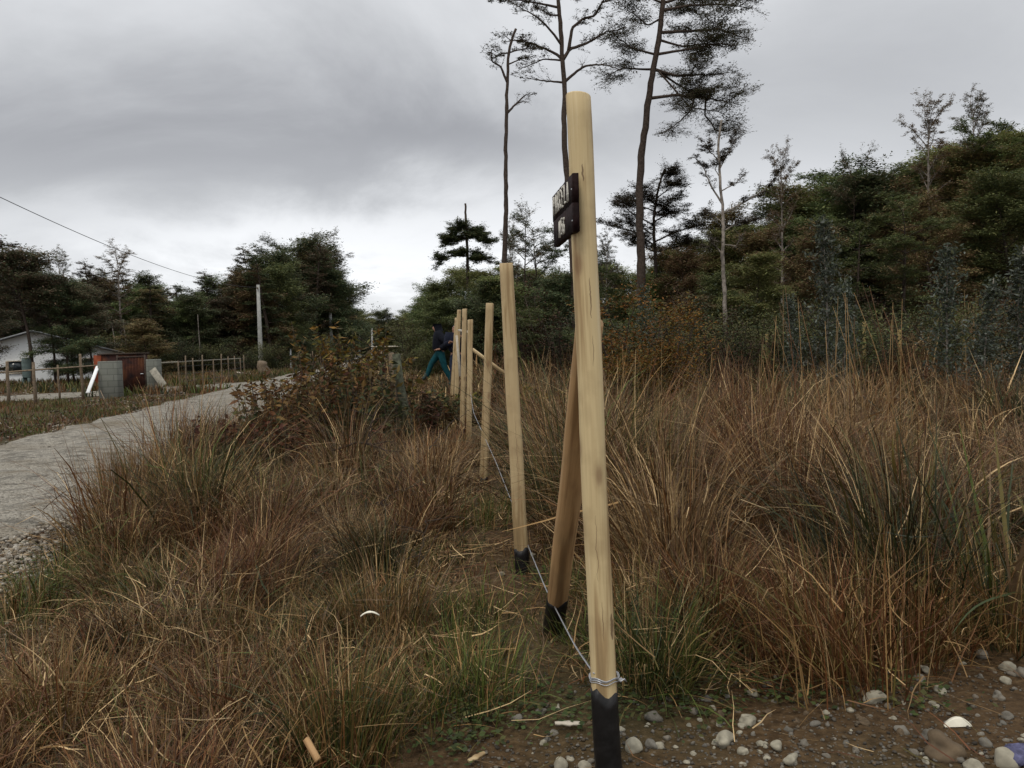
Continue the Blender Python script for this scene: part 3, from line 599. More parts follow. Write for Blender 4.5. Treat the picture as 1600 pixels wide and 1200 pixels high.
limb_tree('dead_topped_tree', 'dark tree with a bare spike top at the left end of the right hand wood', 40, [(732, 500), (731, 420), (729, 360), (727, 318)],
    [([(730, 375), (715, 368), (695, 380)], .05, .3, 1.6), ([(730, 372), (745, 370), (760, 380)], .05, -.3, 1.6), ([(730, 360), (715, 355), (705, 360)], .04, .3, 1.2), ([(730, 400), (705, 400), (684, 415)], .05, -.3, 1.6), ([(730, 362), (745, 362), (755, 368)], .04, .3, 1.4), ([(731, 405), (750, 400), (770, 412)], .05, .2, 1.5)],
    .13, DARKG, 66, leafn=110, lsize=.10, twigs=10, tl=.65, extra=3, pad=.22)
for key, u, v, Y, lb, wd in [('layer2', 811, 345, 36, 'slim tree with airy tiers just right of the bare thin trunk', .75), ('layer1', 842, 352, 37, 'darker tiered tree between the bare thin trunk and the near post', .85), ('sparse1', 945, 378, 36, 'small airy grey tree top showing between near post and tallest trunk', .7),
     ('sparse2', 1458, 178, 29, 'bare fan shaped tree rising above the hilltop wood', .8), ('sparse1', 1538, 160, 30, 'thin bare branched tree on the skyline near the right edge', .75), ('layer2', 1330, 262, 31, 'small tiered tree standing just above the hill skyline', .7), ('sparse2', 1215, 255, 27, 'airy brownish tree right of the pale barked one', .6), ('sparse1', 803, 362, 38, 'spindly tree behind the bare thin trunk', .55)]:
    by_top(key, u, v, Y, lb, None, wd)
# eucalyptus saplings
def euc(seed, H, rad):
    rg = np.random.default_rng(seed); wd = Acc(); cr = Acc()
    tr = bend_line([0, 0, 0], [0, 0, 1], H, 8, rg, .04, .02); wd.tube(tr, np.linspace(.035, .006, 9), 6)
    for k in range(34):
        t = .08+.9*k/34; p = interp_line(tr, np.array([t]))[0]; az = k*2.4; e = .6+rg.normal()*.2; L = rad*(1.15-t)*(.6+.6*rg.random())
        b = bend_line(p, [math.cos(az)*math.cos(e), math.sin(az)*math.cos(e), math.sin(e)], L, 4, rg, .1); wd.tube(b, np.linspace(.008, .002, 5), 3, cap=False)
        n = 80; c = interp_line(b, rg.random(n))+rg.normal(size=(n, 3))*.09; leaves(cr, c, np.full(n, .10), BLUEG, rg, .1, .40)
    return wd, cr
for s_ in (1, 2, 3):
    w_, c_ = euc(70+s_, 4., 1.1-.15*s_); PROTO['euc%d' % s_] = (w_.mesh('trunk', M['bark_pale'], True), c_.mesh('foliage', M['leaf']), 4.)
for key, u, v, Y, lb, wd in [('euc1', 1290, 330, 15, 'tallest blue grey eucalyptus sapling in front of the wood', .85), ('euc2', 1315, 430, 14, 'blue grey sapling close beside the tallest eucalyptus sapling', .9), ('euc3', 1240, 455, 14.5, 'short blue grey sapling left of the tallest eucalyptus sapling', 1.),
     ('euc1', 1480, 375, 14, 'wide blue grey eucalyptus sapling between the two yellow stakes and the right edge', 1.), ('euc2', 1530, 430, 13, 'blue grey sapling second from the right edge', 1.2), ('euc3', 1590, 380, 14, 'blue grey sapling cut by the right edge', 1.2), ('euc1', 1010, 440, 17, 'dull blue grey sapling behind the orange shrub', 1.)]:
    p = P(u, v, Y); o = place_tree(key, p[0], Y, p[2]-float(terr(p[0], Y)), lb, None, wd, cat='sapling', name='eucalyptus_sapling')

# left-hand wood
SKL = [(-200, 420), (-60, 410), (0, 415), (60, 430), (90, 425), (130, 435), (160, 425), (205, 430), (235, 442), (262, 468), (290, 448), (325, 448), (345, 438), (370, 432), (400, 420), (425, 398), (470, 392), (505, 392), (522, 430), (536, 475)]
def skl(u): return np.interp(u, [a[0] for a in SKL], [a[1] for a in SKL])
GL = 'trees of the wood on the left'
llab = {'cone1': 'narrow maroon pointed tree in the wood on the left', 'cone2': 'narrow dark pointed tree in the wood on the left', 'broad1': 'bushy green tree in the wood on the left', 'broad2': 'dense dark tree in the wood on the left', 'broad4': 'brownish tree in the wood on the left', 'broad5': 'dull maroon tinged tree in the wood on the left', 'layer1': 'dark layered tree in the wood on the left', 'layer2': 'reddish tree with layered branches in the wood on the left'}
for Y0, Y1, du, drop, ks in [(72, 84, 20, 2, ['broad2', 'cone2', 'broad1', 'cone1', 'broad2']), (62, 70, 24, 8, ['cone2', 'broad5', 'broad4', 'broad1', 'cone2', 'broad2'])]:
    u = -120.
    while u < 532:
        Y = random.uniform(Y0, Y1)*(1.75 if u > 440 else 1); v = skl(u)+drop+random.uniform(-4, 22); key = random.choice(ks)
        by_top(key, u, v, Y, llab[key].replace(' in the wood on the left', '')+(' in the back row ' if Y > 71 else ' in the front row ')+where(u, LML), GL, random.uniform(.95, 1.2)); u += du*random.uniform(.75, 1.25)
for key, u, v, Y, lb, wd in [('cone1', 42, 372, 52, 'tall pointed maroon tinged conifer above the white house', 1.7), ('layer2', -10, 425, 50, 'reddish layered tree cut by the left edge beside the house', 1.0), ('sparse1', 102, 402, 62, 'sparse nearly leafless tree right of the pointed conifer on the left', .8), ('sparse2', 188, 402, 62, 'airy bare topped tree in the middle of the left wood', 1.), ('cone2', 225, 430, 60, 'broad dark pointed tree above the block gate pillars', 1.6),
     ('cone2', 290, 445, 66, 'small dark round topped tree between gate pillars and utility pole', 1.), ('cone1', 356, 412, 66, 'narrow pointed maroon conifer left of the tall utility pole', 1.), ('cone1', 402, 382, 70, 'tallest narrow conifer behind the tall utility pole', 1.), ('layer1', 442, 385, 116, 'big dark tiered tree right of the tall utility pole', 1.0), ('broad2', 478, 392, 118, 'biggest bushy evergreen of the left wood', 1.0), ('layer2', 505, 385, 116, 'tiered tree with open top at the right end of the left wood', .9), ('broad2', 515, 432, 118, 'rounded dark tree closing the right end of the left wood', 1.1),
     ('broad4', 232, 505, 48, 'low rusty brown tree behind the block gate pillars', 1.6), ('broad5', 118, 448, 50, 'dark bushy tree between the two white gable walls', 1.3)]:
    by_top(key, u, v, Y, lb, None, wd)
for key, u, v, Y, lb, wd in [('broad5', -45, 440, 42, 'dark maroon tree at the left edge in front of the white house', 1.1), ('broad2', 98, 450, 41, 'dark dense tree hiding the middle of the white house', .95), ('broad5', 112, 500, 43, 'low dark tree between the two visible parts of the white house', 1.3)]:
    by_top(key, u, v, Y, lb, None, wd)
for u, dv, Y in ((74, -18, 60), (128, -14, 66), (152, -22, 61), (170, -10, 67), (212, -16, 68), (250, -12, 66), (274, -16, 70), (312, -18, 67), (338, -20, 69), (376, -24, 68), (388, -10, 74), (420, -8, 66), (456, -14, 122), (488, -12, 112), (530, -14, 120)):
    by_top('cone1' if int(u) % 3 else 'cone2', u, skl(u)+dv, Y, 'slender spiky topped tree of the left skyline, '+where(u, LML), GL, random.uniform(.9, 1.3))
HT = 'high crowned trees in front of the white house'
for u, v, Y, wd in ((40, 400, 40, 1.1), (78, 440, 41, .9), (140, 455, 42, .9)):
    by_top('high', u, v, Y, 'thin trunked high crowned tree before the house, '+where(u, LML), HT, wd)
# slim visible trunks
rg = np.random.default_rng(5)
sap = Acc(); sap.tube(bend_line([0, 0, 0], [0, 0, 1], 4.4, 8, rg, .05), np.linspace(.055, .025, 9), 6)
sapm = sap.mesh('trunk', M['bark_pale'], True)
for k, u in enumerate([178, 193, 308]):
    p = P(u, 500, 58+k % 3); o = link('slim_tree', sapm, loc=(p[0], p[1], 0)); o.scale = (1, 1, .9+.06*(k % 4)); o.rotation_euler = (0, rg.normal()*.05, k)
    tag(o, 'slim pale bare tree before the left wood, '+where(u, LML), 'tree', 'slim pale trunks in front of the left wood')
LMF = [(516, 'the second utility pole'), (545, 'the yellow tipped plant'), (561, 'the third utility pole'), (582, 'the farthest utility pole'), (615, 'the pale barrier'), (632, 'the mossy old post'), (645, 'the fresh green bush'), (685, 'the hooded person'), (720, 'the far posts'), (735, 'the fourth post')]
# far trees at the end of the road
for k in range(34):
    u = 520+k*6.4; Y = random.uniform(205, 250); key = random.choice(['broad1', 'broad2', 'broad3']); by_top(key, u, random.uniform(488, 508), Y, 'small distant tree ending the road view, '+where(u, LMF), 'distant trees at the end of the road', 1.2)
for k in range(9):
    u = 535+k*5; Y = random.uniform(190, 200); by_top('broad2', u, 497+k*2+random.uniform(-4, 8), Y, 'dark roadside tree beyond the left wood, '+where(u, LMF), 'roadside trees beyond the left wood', 1.2)
for k in range(7):
    u = 652+k*5; Y = random.uniform(45, 60); by_top('broad2' if k % 2 else 'broad1', u, 500-k*8, Y, 'tree at the road end of the right wood, '+where(u, LMF), 'trees stepping down to the road', 1.1)
shr = [(420, 556, 59, 'sh_dark', 'round dark bush at the foot of the tall utility pole')]
for u, v, Y, k_, lb in shr: sh_at(k_, u, v, Y, lb, 1.2)
# understorey of the left wood
GLS = 'undergrowth at the foot of the left wood'
for Y0, Y1, v0, v1, du in [(57, 60, 515, 545, 24), (66, 70, 490, 525, 26), (86, 92, 480, 500, 22)]:
    u = -110.
    while u < 535:
        Y = random.uniform(Y0, Y1)*(1.75 if u > 435 else 1); p = P(u, random.uniform(v0, v1), Y); key = random.choice(['sh_dark', 'sh_dark', 'sh_brown', 'sh_green'])
        if not (Y < 65 and u < 170): place_shrub(key, p[0], Y, max(1., p[2]), {'sh_dark': 'dark undergrowth bush at the foot of the left wood', 'sh_brown': 'brown undergrowth bush at the foot of the left wood', 'sh_green': 'green undergrowth bush at the foot of the left wood'}[key].replace(' at the foot of the left wood', ' under the left wood')+' '+where(u, LML), GLS, 1.3)
        u += du*random.uniform(.7, 1.3)

# ------------------------------------------------------------------ fence posts (near row)
def axis_obj(o, base, top):
    base = Vector(base); d = Vector(top)-base; o.location = base
    q = Vector((0, 0, 1)).rotation_difference(d); o.rotation_mode = 'QUATERNION'; o.rotation_quaternion = q; return d.length
def post_acc(h, r0, r1, k, seed, sq=0., bury=.25, nz=34, cutdown=.004):
    rg = np.random.default_rng(seed); a = Acc(); V = []
    zs = np.linspace(-bury, h, nz); ang = np.arange(k)*2*np.pi/k
    ph = rg.random()*6
    for j, z in enumerate(zs):
        t = (z+bury)/(h+bury); r = r0+(r1-r0)*t
        rr = r*(1+sq*(.16*np.abs(np.cos(2*(ang-np.pi/4)))**2-.06))*(1+.018*np.sin(3*ang+z*1.7+ph)+.012*np.sin(2*ang-z*3.1))
        ox = .0025*math.sin(z*2.6+ph)+.0012*math.sin(z*9+ph); oy = .0025*math.cos(z*2.1+ph)
        zz = z+(cutdown*np.cos(ang-ph) if j == nz-1 else 0)
        V.append(np.stack([rr*np.cos(ang)+ox, rr*np.sin(ang)+oy, np.zeros(k)+zz], -1))
        if j == nz-1: V.append(np.stack([rr*.93*np.cos(ang)+ox, rr*.93*np.sin(ang)+oy, np.zeros(k)+zz+.004], -1))
    V = np.array(V); n = len(V); i = np.arange(n-1)[:, None]*k; j = np.arange(k)[None]; j2 = (j+1) % k
    a.add(V.reshape(-1, 3), np.stack([i+j, i+j2, i+k+j2, i+k+j], -1).reshape(-1, 4)); o = (n-1)*k
    a.F.append(np.array([[o+q for q in range(k)]])); return a
def sleeve(r0, h0, h1, k, seed, sq, rag=.012, out=.0015, hh=2., r1=None):
    """ragged coat of tar painted on the foot of a post: the shaft's own outline, a touch larger"""
    ph = np.random.default_rng(seed).random()*6; rg = np.random.default_rng(seed+50); a = Acc(); ang = np.arange(k)*2*np.pi/k
    top = h1+rag*(rg.random(k)-.5)+rag*.8*np.sin(2*ang+seed)+rag*.5*np.sin(5*ang); V = []
    for t in np.linspace(0, 1, 14):
        z = h0+(top-h0)*t; r = r0+((r1 or r0)-r0)*(z-h0)/(hh-h0)+out
        rr = r*(1+sq*(.16*np.abs(np.cos(2*(ang-np.pi/4)))**2-.06))*(1+.018*np.sin(3*ang+z*1.7+ph)+.012*np.sin(2*ang-z*3.1))
        V.append(np.stack([rr*np.cos(ang)+.0025*np.sin(z*2.6+ph)+.0012*np.sin(z*9+ph), rr*np.sin(ang)+.0025*np.cos(z*2.1+ph), z], -1))
    V.append(V[-1]*[.93, .93, 1]); V = np.array(V); n = len(V); i = np.arange(n-1)[:, None]*k; j = np.arange(k)[None]; j2 = (j+1) % k
    a.add(V.reshape(-1, 3), np.stack([i+j, i+j2, i+k+j2, i+k+j], -1).reshape(-1, 4)); return a
def fence_post(label, base, top, dia, m, seed, sq=0., tar=.12, bury=.25, group='new pale posts of the fence being built'):
    t = link('fence_post', None); t.empty_display_size = .2; h = axis_obj(t, base, top); tag(t, label, 'fence post', group)
    obj('shaft', post_acc(h, dia/2*1.03, dia/2*.94, 28, seed, sq, bury), m, t, True)
    if tar: obj('tar_coat', sleeve(dia/2*1.03, -bury, tar, 28, seed, sq, hh=h, r1=dia/2*.94), M['tar'], t, True)
    return t
nb = G(951, 1207); ntp = P(902, 150, nb[1]+.005)
near = fence_post('tallest and nearest pale wooden post, carrying the dark sign near its top', nb, ntp, .078, M['post_near'], 1, 0, .262)
tc0 = [o for o in near.children if o.name.startswith('tar_coat')][0]
b1 = G(815.5, 893, .02); t1 = P(791.5, 412, b1[1]); fence_post('second pale post from the camera, with a short black foot', b1, t1, .084, M['post_a'], 2, .9, .14)
def fpt(Y, z=0.): return np.array([fence_x(Y), Y, float(terr(fence_x(Y), Y))+z])
for lb, Y, ut, vt, dm, m in [('third pale post from the camera, standing alone before the far cluster', 7.75, 765, 475, .085, 'post_b'), ('fourth pale post, shortest and frontmost of the far cluster', 10.6, 735, 500, .080, 'post_a'),
        ('fifth pale post, tallest of the far cluster, just behind the fourth', 12.6, 726.5, 483, .085, 'post_b'), ('sixth pale post, left of the two tall ones in the far cluster', 15.2, 717.5, 484.5, .085, 'post_a'), ('farthest pale post at the left edge of the cluster, partly hiding a person', 17.6, 713.5, 497, .085, 'post_b')]:
    b = fpt(Y); p = P(ut, vt, Y); fence_post(lb, b, p, dm, M[m], int(Y*10), .9, .06)
# brace leaning on the near post
bb = G(866, 983, .01); hit = nb+(ntp-nb)*((1.36)/np.linalg.norm(ntp-nb)); bt = P(921, 520, nb[1]+.13)
fence_post('brown round log brace leaning against the nearest post, its foot painted black', bb, bt+np.array([0, 0, .03]),   .092, M['brace'], 9, 0, .255, .2, group=None)['category'] = 'brace'
# thin laths and rails at the far posts
def stick(name, label, cat, p0, p1, w, m, flat=1., group=None, rnd=False):
    p0 = np.asarray(p0, float); p1 = np.asarray(p1, float); a = Acc(); L = np.linalg.norm(p1-p0)
    if rnd: a.tube([[0, 0, 0], [w*.15, 0, L*.35], [-w*.1, w*.1, L*.7], [0, 0, L]], [w*.5, w*.52, w*.46, w*.42], 8)
    else: a.box((0, 0, L/2), (w, w*flat, L), bev=w*.08)
    o = obj(name, a, m, smooth=rnd); axis_obj(o, p0, p1); return tag(o, label, cat, group)
stick('lath', 'thin pale lath running down to the right behind the third post', 'lath', P(738, 546, 11.2), P(803, 594, 11.0), .05, M['post_a'], .5)
stick('rail', 'short pale rail fixed between two posts of the far cluster', 'rail', P(718, 516, 15.0), P(734, 519, 12.8), .06, M['board_pale'], .6)
stick('board', 'brace board left of the far post cluster, its sunlit face painted very pale', 'board', P(719, 588, 15.05), P(713.5, 524, 15.0), .045, M['board_pale'], .5)  # sunlit face of a brace, the sunlight put into the pale board colour

# sign of two dark boards with hand-painted letters
S0 = P(896, 318, nb[1]-.070); S1 = P(864, 345, nb[1]+.290); S0[2] = S1[2] = (S0[2]+S1[2])/2
sx_ = S0-S1; SW = np.linalg.norm(sx_); sx_ = sx_/SW       # text runs from the far end to the near end
sn = np.cross(sx_, [0, 0, 1.]); sn /= np.linalg.norm(sn)  # candidate face normal
if sn[0] > 0: sn = -sn
post_c = nb+(ntp-nb)*((S0[2]-nb[2])/(ntp[2]-nb[2]))
sign = thing('sign', 'dark stained wooden sign lettered PARCELA N56 in white, nailed to the nearest post', 'sign', S1)
Rm = np.stack([sx_, -sn, [0, 0, 1.]], 1)     # local x along the text, local -y out of the face
tilt = Matrix(((1, 0, 0), (0, 1, 0), (0, 0, 1)))
sign.rotation_euler = Matrix(Rm.tolist()).to_euler()
off = Vector((0, 0, 0))
hb = .083
for k, (z0, x0, x1) in enumerate([(.0, 0, SW), (-.0825, .004, SW-.001)]):
    a = Acc(); nseg = 14; V = []
    rgb = np.random.default_rng(30+k)
    for q in range(nseg+1):
        x = x0+(x1-x0)*q/nseg; jt = (rgb.random(4)-.5)*.0022
        V += [[x, -.0+jt[0]*.5, z0+jt[1]], [x, -.0+jt[0]*.5, z0+hb+jt[2]], [x, .017, z0+hb+jt[3]], [x, .017, z0+jt[1]]]
    Fq = [[4*q+j, 4*q+(j+1) % 4, 4*q+4+(j+1) % 4, 4*q+4+j] for q in range(nseg) for j in range(4)]+[[3, 2, 1, 0], [4*nseg+q for q in range(4)]]
    a.add(V, Fq); obj('board', a, M['sign_wood'], sign)
GL_ = {'P': [[(0, 0), (0, 1), (.6, 1), (.75, .78), (.6, .52), (.05, .48)]], 'A': [[(0, 0), (.42, 1), (.8, 0)], [(.16, .36), (.66, .36)]], 'R': [[(0, 0), (0, 1), (.6, 1), (.74, .78), (.58, .54), (.02, .5)], [(.3, .5), (.78, 0)]],
       'C': [[(.75, .88), (.5, 1.), (.18, .9), (0, .5), (.18, .1), (.5, 0), (.75, .12)]], 'E': [[(.7, 1), (0, 1), (0, 0), (.72, 0)], [(0, .52), (.56, .52)]], 'L': [[(0, 1), (0, 0), (.68, 0)]],
       'N': [[(0, 0), (0, 1), (.7, 0), (.7, 1)]], '5': [[(.68, 1), (.08, 1), (.04, .56), (.45, .62), (.7, .32), (.5, .02), (0, .06)]], '6': [[(.65, .95), (.3, .85), (.02, .4), (.18, .04), (.55, .04), (.68, .3), (.45, .5), (.06, .36)]]}
def letters(txt, x0, z0, w, h, adv, st, seed):
    rgl = np.random.default_rng(seed); a = Acc()
    for n_, ch in enumerate(txt):
        dz = rgl.normal()*.0016; x = x0+n_*adv+rgl.normal()*.0012
        for line in GL_[ch]:
            pts = np.array([[x+p[0]*w+rgl.normal()*.0008, -.0032, z0+dz+p[1]*h+rgl.normal()*.001] for p in line])
            for p, q in zip(pts[:-1], pts[1:]):
                d = q-p; L = np.linalg.norm(d); d /= L; nr = np.array([-d[2], 0, d[0]]); s_ = st*(.85+.3*rgl.random())/2; e = d*st*.35
                a.add([p-e+nr*s_, q+e+nr*s_*.9, q+e-nr*s_*.9, p-e-nr*s_, p-e+nr*s_+[0, .0035, 0], q+e+nr*s_*.9+[0, .0035, 0], q+e-nr*s_*.9+[0, .0035, 0], p-e-nr*s_+[0, .0035, 0]],
                      [[0, 1, 2, 3], [0, 4, 5, 1], [1, 5, 6, 2], [2, 6, 7, 3], [3, 7, 4, 0]])
    return a
kw = (SW-.075)/7
obj('lettering', letters('PARCELA', .022, .019, kw*.62, .054, kw, .0062, 4), M['paint_white'], sign)
obj('lettering', letters('N56', .125, -.066, kw*.62, .046, kw*.92, .006, 5), M['paint_white'], sign)
for nx_, nz_ in ((SW-.02, .04), (SW-.02, -.05)):
    a = Acc(); a.tube([[nx_, -.002, nz_], [nx_, .018, nz_]], [.0025, .0025], 8); obj('nail', a, M['wire'], sign)
# twisted fence wire
wp = [P(928, 1052, nb[1]-.03), P(900, 1012, 2.8), P(855, 925, 3.75), P(828, 860, 4.45), P(800, 785, 5.4), P(775, 722, 6.7), P(752, 672, 8.2), P(740, 645, 9.6), P(735, 612, 10.6)]
wq = np.array(wp); s_ = np.concatenate([[0], np.cumsum(np.linalg.norm(np.diff(wq, axis=0), axis=1))]); n = 900; ss = np.linspace(0, s_[-1], n)
wl = np.stack([np.interp(ss, s_, wq[:, k]) for k in range(3)], -1); kk = np.hanning(61); kk /= kk.sum()
for k in range(3): wl[30:-30, k] = np.convolve(wl[:, k], kk, 'valid')
a = Acc()
tg = np.gradient(wl, axis=0); tg /= np.linalg.norm(tg, axis=1)[:, None]; A_ = np.cross(tg, [0, 0, 1.]); A_ /= np.linalg.norm(A_, axis=1)[:, None]; B_ = np.cross(tg, A_)
for ph in (0, np.pi):
    th = ss*2*np.pi/.035+ph; a.tube(wl+.0022*(np.cos(th)[:, None]*A_+np.sin(th)[:, None]*B_), .0017, 5)
pdir = (ntp-nb)/np.linalg.norm(ntp-nb)
def around(h, n=60, turns=1., r=.0405, a0=0, rise=0., wob=0.003):
    t = np.linspace(0, 1, n); th = a0+t*turns*2*np.pi; c = nb+pdir*h
    return c+np.stack([r*np.cos(th), r*np.sin(th), rise*t+wob*np.sin(5*th)], -1)
hw = .295
wrap = Acc()
for q, (dh, rise) in enumerate([(0, .010), (.006, -.004), (-.005, .006), (.010, -.008)]): wrap.tube(around(hw+dh, 70, 1.15, .0415+.0012*q, 2.6+q*.3, rise), .0016, 5)
e0 = nb+pdir*hw
for q in range(4):
    wrap.tube([e0+[.036, -.020, .0], e0+[.047, -.026, .004*q-.004], e0+[.058+.003*q, -.03+.006*q, .008-.006*q]], .0014, 5)
wr = obj('fence_wire', a, M['wire'], smooth=True); tag(wr, 'bright twisted fence wire sagging from the foot of the nearest post to the far posts', 'wire'); obj('wire_tie', wrap, M['wire'], wr, True)

# ------------------------------------------------------------------ old weathered posts, stakes
stick('old_post', 'weathered mossy old post leaning left among the tall grass', 'post', P(640, 640, 9.8)*[1, 1, 0], P(619, 553, 9.8), .12, M['mossy_wood'], rnd=True)
stick('old_post', 'thin grey broken old post just left of the mossy leaning one', 'post', P(621, 620, 10.2)*[1, 1, 0], P(611, 551, 10.2), .08, M['old_wood'], rnd=True)
stick('old_post', 'pale old post end showing beyond the yellow leaved plant', 'post', P(598, 580, 18.)*[1, 1, 0], P(597, 547, 18.), .14, M['old_wood'], rnd=True)
for u, v0, v1, Y, lb in [(1350, 536, 503, 17, 'short yellow stake in front of the dark gap between the eucalyptus saplings'), (1198, 545, 522, 17, 'short yellowish stake left of the tallest eucalyptus sapling'), (1507, 560, 529, 17, 'dim yellow stake towards the right edge'), (1405, 545, 515, 17, 'thin dim stake under the wide eucalyptus sapling')]:
    p = P(u, v1, Y); z = float(terr(p[0], Y)); stick('stake', lb, 'stake', (p[0], Y, z-.1), p, .055, M['stake_wood'])

# ------------------------------------------------------------------ left side: house, gate, fence, poles
def left_house():
    Y = 47; x0 = P(-60, 540, Y)[0]; x1 = P(166, 540, Y)[0]; W = x1-x0; dpt = 7.
    h = thing('house', 'white gabled house half hidden behind the trees on the left', 'house', ((x0+x1)/2, Y, 0), rz=R_(24))
    ev = 1.75; ap = ev+W*.15
    a = Acc(); V = [[-W/2, 0, -.1], [W/2, 0, -.1], [W/2, 0, ev], [0, 0, ap], [-W/2, 0, ev], [-W/2, dpt, -.1], [W/2, dpt, -.1], [W/2, dpt, ev], [0, dpt, ap], [-W/2, dpt, ev]]
    a.V.append(np.array(V)); a.n = 10; a.C.append(np.ones((10, 3))); a.F += [np.array([[0, 1, 2, 3, 4]]), np.array([[9, 8, 7, 6, 5]]), np.array([[1, 6, 7, 2], [0, 4, 9, 5]])]
    obj('wall', a, M['white_wall'], h)
    r = Acc()
    for s in (-1, 1):
        p0 = np.array([0, 0, ap+.02]); p1 = np.array([s*(W/2+.4), 0, ev-.4*(ap-ev)/(W/2)+.02])
        for q in (0,): r.add([p0+[0, -.4, 0], p1+[0, -.4, 0], p1+[0, dpt+.4, 0], p0+[0, dpt+.4, 0], p0+[0, -.4, .1], p1+[0, -.4, .1], p1+[0, dpt+.4, .1], p0+[0, dpt+.4, .1]], [[0, 1, 2, 3], [4, 7, 6, 5], [0, 4, 5, 1], [1, 5, 6, 2], [2, 6, 7, 3]])
    obj('roof', r, M['roof_metal'], h)
    for (xw, zw, ww, hh) in [(-W*.12, 1.0, .8, .7), (W*.33, 1.05, .55, .7)]:
        f = Acc(); 
        for d_ in ((-1, 0), (1, 0)): f.box((xw+d_[0]*ww/2, -.03, zw), (.07, .07, hh+.07))
        for d_ in (-1, 1): f.box((xw, -.03, zw+d_*hh/2), (ww-.07, .07, .07))
        wf = obj('window', f, M['board_pale'], h); g = Acc(); g.box((xw, -.015, zw), (ww-.07, .03, hh-.07)); obj('pane', g, M['glass'], wf)
left_house()
p = P(42, 575, 40); a = Acc(); a.tube([[0, 0, 0], [0, 0, .05], [0, 0, .9], [0, 0, .98], [0, 0, 1.0]], [.20, .22, .22, .19, .08], 20)
for q in range(4): a.tube([[0, 0, .15+.2*q], [0, 0, .17+.2*q]], [.23, .23], 20)
for q in (-1, 1): a.box((q*.15, 0, -.3), (.06, .4, .6))
tag(obj('water_tank', a, M['tank'], loc=(p[0], 40, .50)), 'dark green water tank standing in front of the white house wall', 'tank')
sh = thing('shed', 'small dark shed with an orange board behind the rusty gate', 'shed', P(195, 590, 36)*[1, 1, 0])
a = Acc(); a.box((0, 0, .75), (1.6, 1.2, 1.5), bev=.03); obj('wall', a, M['rust'], sh)
a = Acc(); a.box((-.86, -.62, .85), (.34, .04, 1.3), bev=.01); obj('board', a, M['orange'], sh)
a = Acc(); a.box((0, 0, 1.535), (1.72, 1.35, .06), bev=.01); obj('roof', a, M['bark_dark'], sh)
def pillar(u, v0, v1, wd, Y, label):
    p = P(u, v0, Y); q = P(u, v1, Y); H = q[2]-p[2]; a = Acc(); w_ = wd*Y/F
    a.box((0, 0, H/2-.1), (w_, .40, H+.2), bev=.015); tag(obj('gate_pillar', a, M['block'], loc=(p[0], Y, 0)), label, 'pillar')
pillar(174.5, 622, 563, 30, 26.5, 'grey concrete block pillar to the left of the rusty gate')
pillar(238, 612, 560, 26, 30.5, 'grey concrete block pillar to the right of the rusty gate')
gt = thing('gate', 'rusty brown sheet metal gate between the two block pillars', 'gate', P(207, 606, 29)*[1, 1, 0], rz=R_(8))
a = Acc(); 
for k in range(26): x = -.44+k*.88/25; a.box((x, .012*math.sin(k*2.1), .72), (.0352, .012, 1.30))
obj('sheet', a, M['rust'], gt); a = Acc()
for x in (-.47, .47): a.box((x, 0, .72), (.05, .05, 1.44))
for z in (.07, 1.37): a.box((0, 0, z), (.89, .045, .05))
obj('frame', a, M['bark_dark'], gt)
a = Acc(); a.box((.36, -.04, .75), (.1, .03, .03)); obj('latch', a, M['wire'], gt)
GP = 'rough wooden posts of the left roadside fence'
FL = [(11, 628, 565, 24.5), (52, 633, 566, 24.2), (90, 622, 570, 26.5), (125, 624, 553, 26.5), (155, 622, 567, 26.6)]
for k, (u, v0, v1, Y) in enumerate(FL):
    p = P(u, v1, Y); stick('fence_post', ['leftmost rough post of the fence in front of the white house', 'rough post below the dark water tank', 'short rough post between the water tank and the gate pillars', 'tall rough post left of the white leaning plank', 'rough post touching the left block pillar'][k], 'fence post', (p[0]+.02*k-.03, Y, -.1), p, .10 if k != 2 else .07, M['old_wood'], rnd=True, group=GP)
stick('rail', 'thin wooden rail nailed along the left roadside fence', 'rail', P(-40, 585, 24.4), P(165, 570, 26.9), .05, M['old_wood'], .6)
stick('plank', 'white plank leaning against the fence left of the block pillar', 'plank', P(137, 614, 25.6), P(153, 572, 26.4), .12, M['white_wall'], .35)
stick('plank', 'pale board leaning against the right block pillar', 'plank', P(256, 603, 29.5), P(238, 577, 30.2), .26, M['plank_grey'], .15)
stick('stick', 'thin yellowish stick propped beside the foot of the left block pillar', 'stick', P(165, 637, 24.5)*[1, 1, 0], P(157, 610, 25.8), .035, M['old_wood'], rnd=True)
# wire fence right of the gate, running off beside the road
GW2 = 'thin posts of the wire fence beyond the gate'
names = []
fx = [(253, 31.5), (263, 32), (277, 33), (290, 34), (308, 36), (320, 37), (332, 39), (343, 41), (352, 44), (357, 47)]
tops = []
for k, (u, Y) in enumerate(fx):
    p = P(u, 0, Y)[0]; H = 1.25+random.uniform(-.15, .2); top = (p+random.uniform(-.05, .05), Y, H); tops.append((p, Y))
    stick('wire_fence_post', ['first', 'second', 'third', 'fourth', 'fifth', 'sixth', 'seventh', 'eighth', 'ninth', 'last'][k]+' thin grey post of the wire fence, counting from the right block pillar', 'fence post', (p, Y, -.1), top, .065, M['old_wood'], rnd=True, group=GW2)
wf = Acc()
for z in (.35, .65, .95, 1.15): wf.tube([(x, y-.05, z) for x, y in tops], .007, 4)
wires = obj('wire_strands', wf, M['cable']); tag(wires, 'strands of wire strung on the thin posts beyond the gate', 'wire')
stick('rail', 'horizontal pole rail fixed to the wire fence beyond the gate', 'rail', P(250, 567, 31.8), P(376, 560, 41), .05, M['plank_grey'], rnd=True)
GD = 'dark pickets of the far fence beside the road'
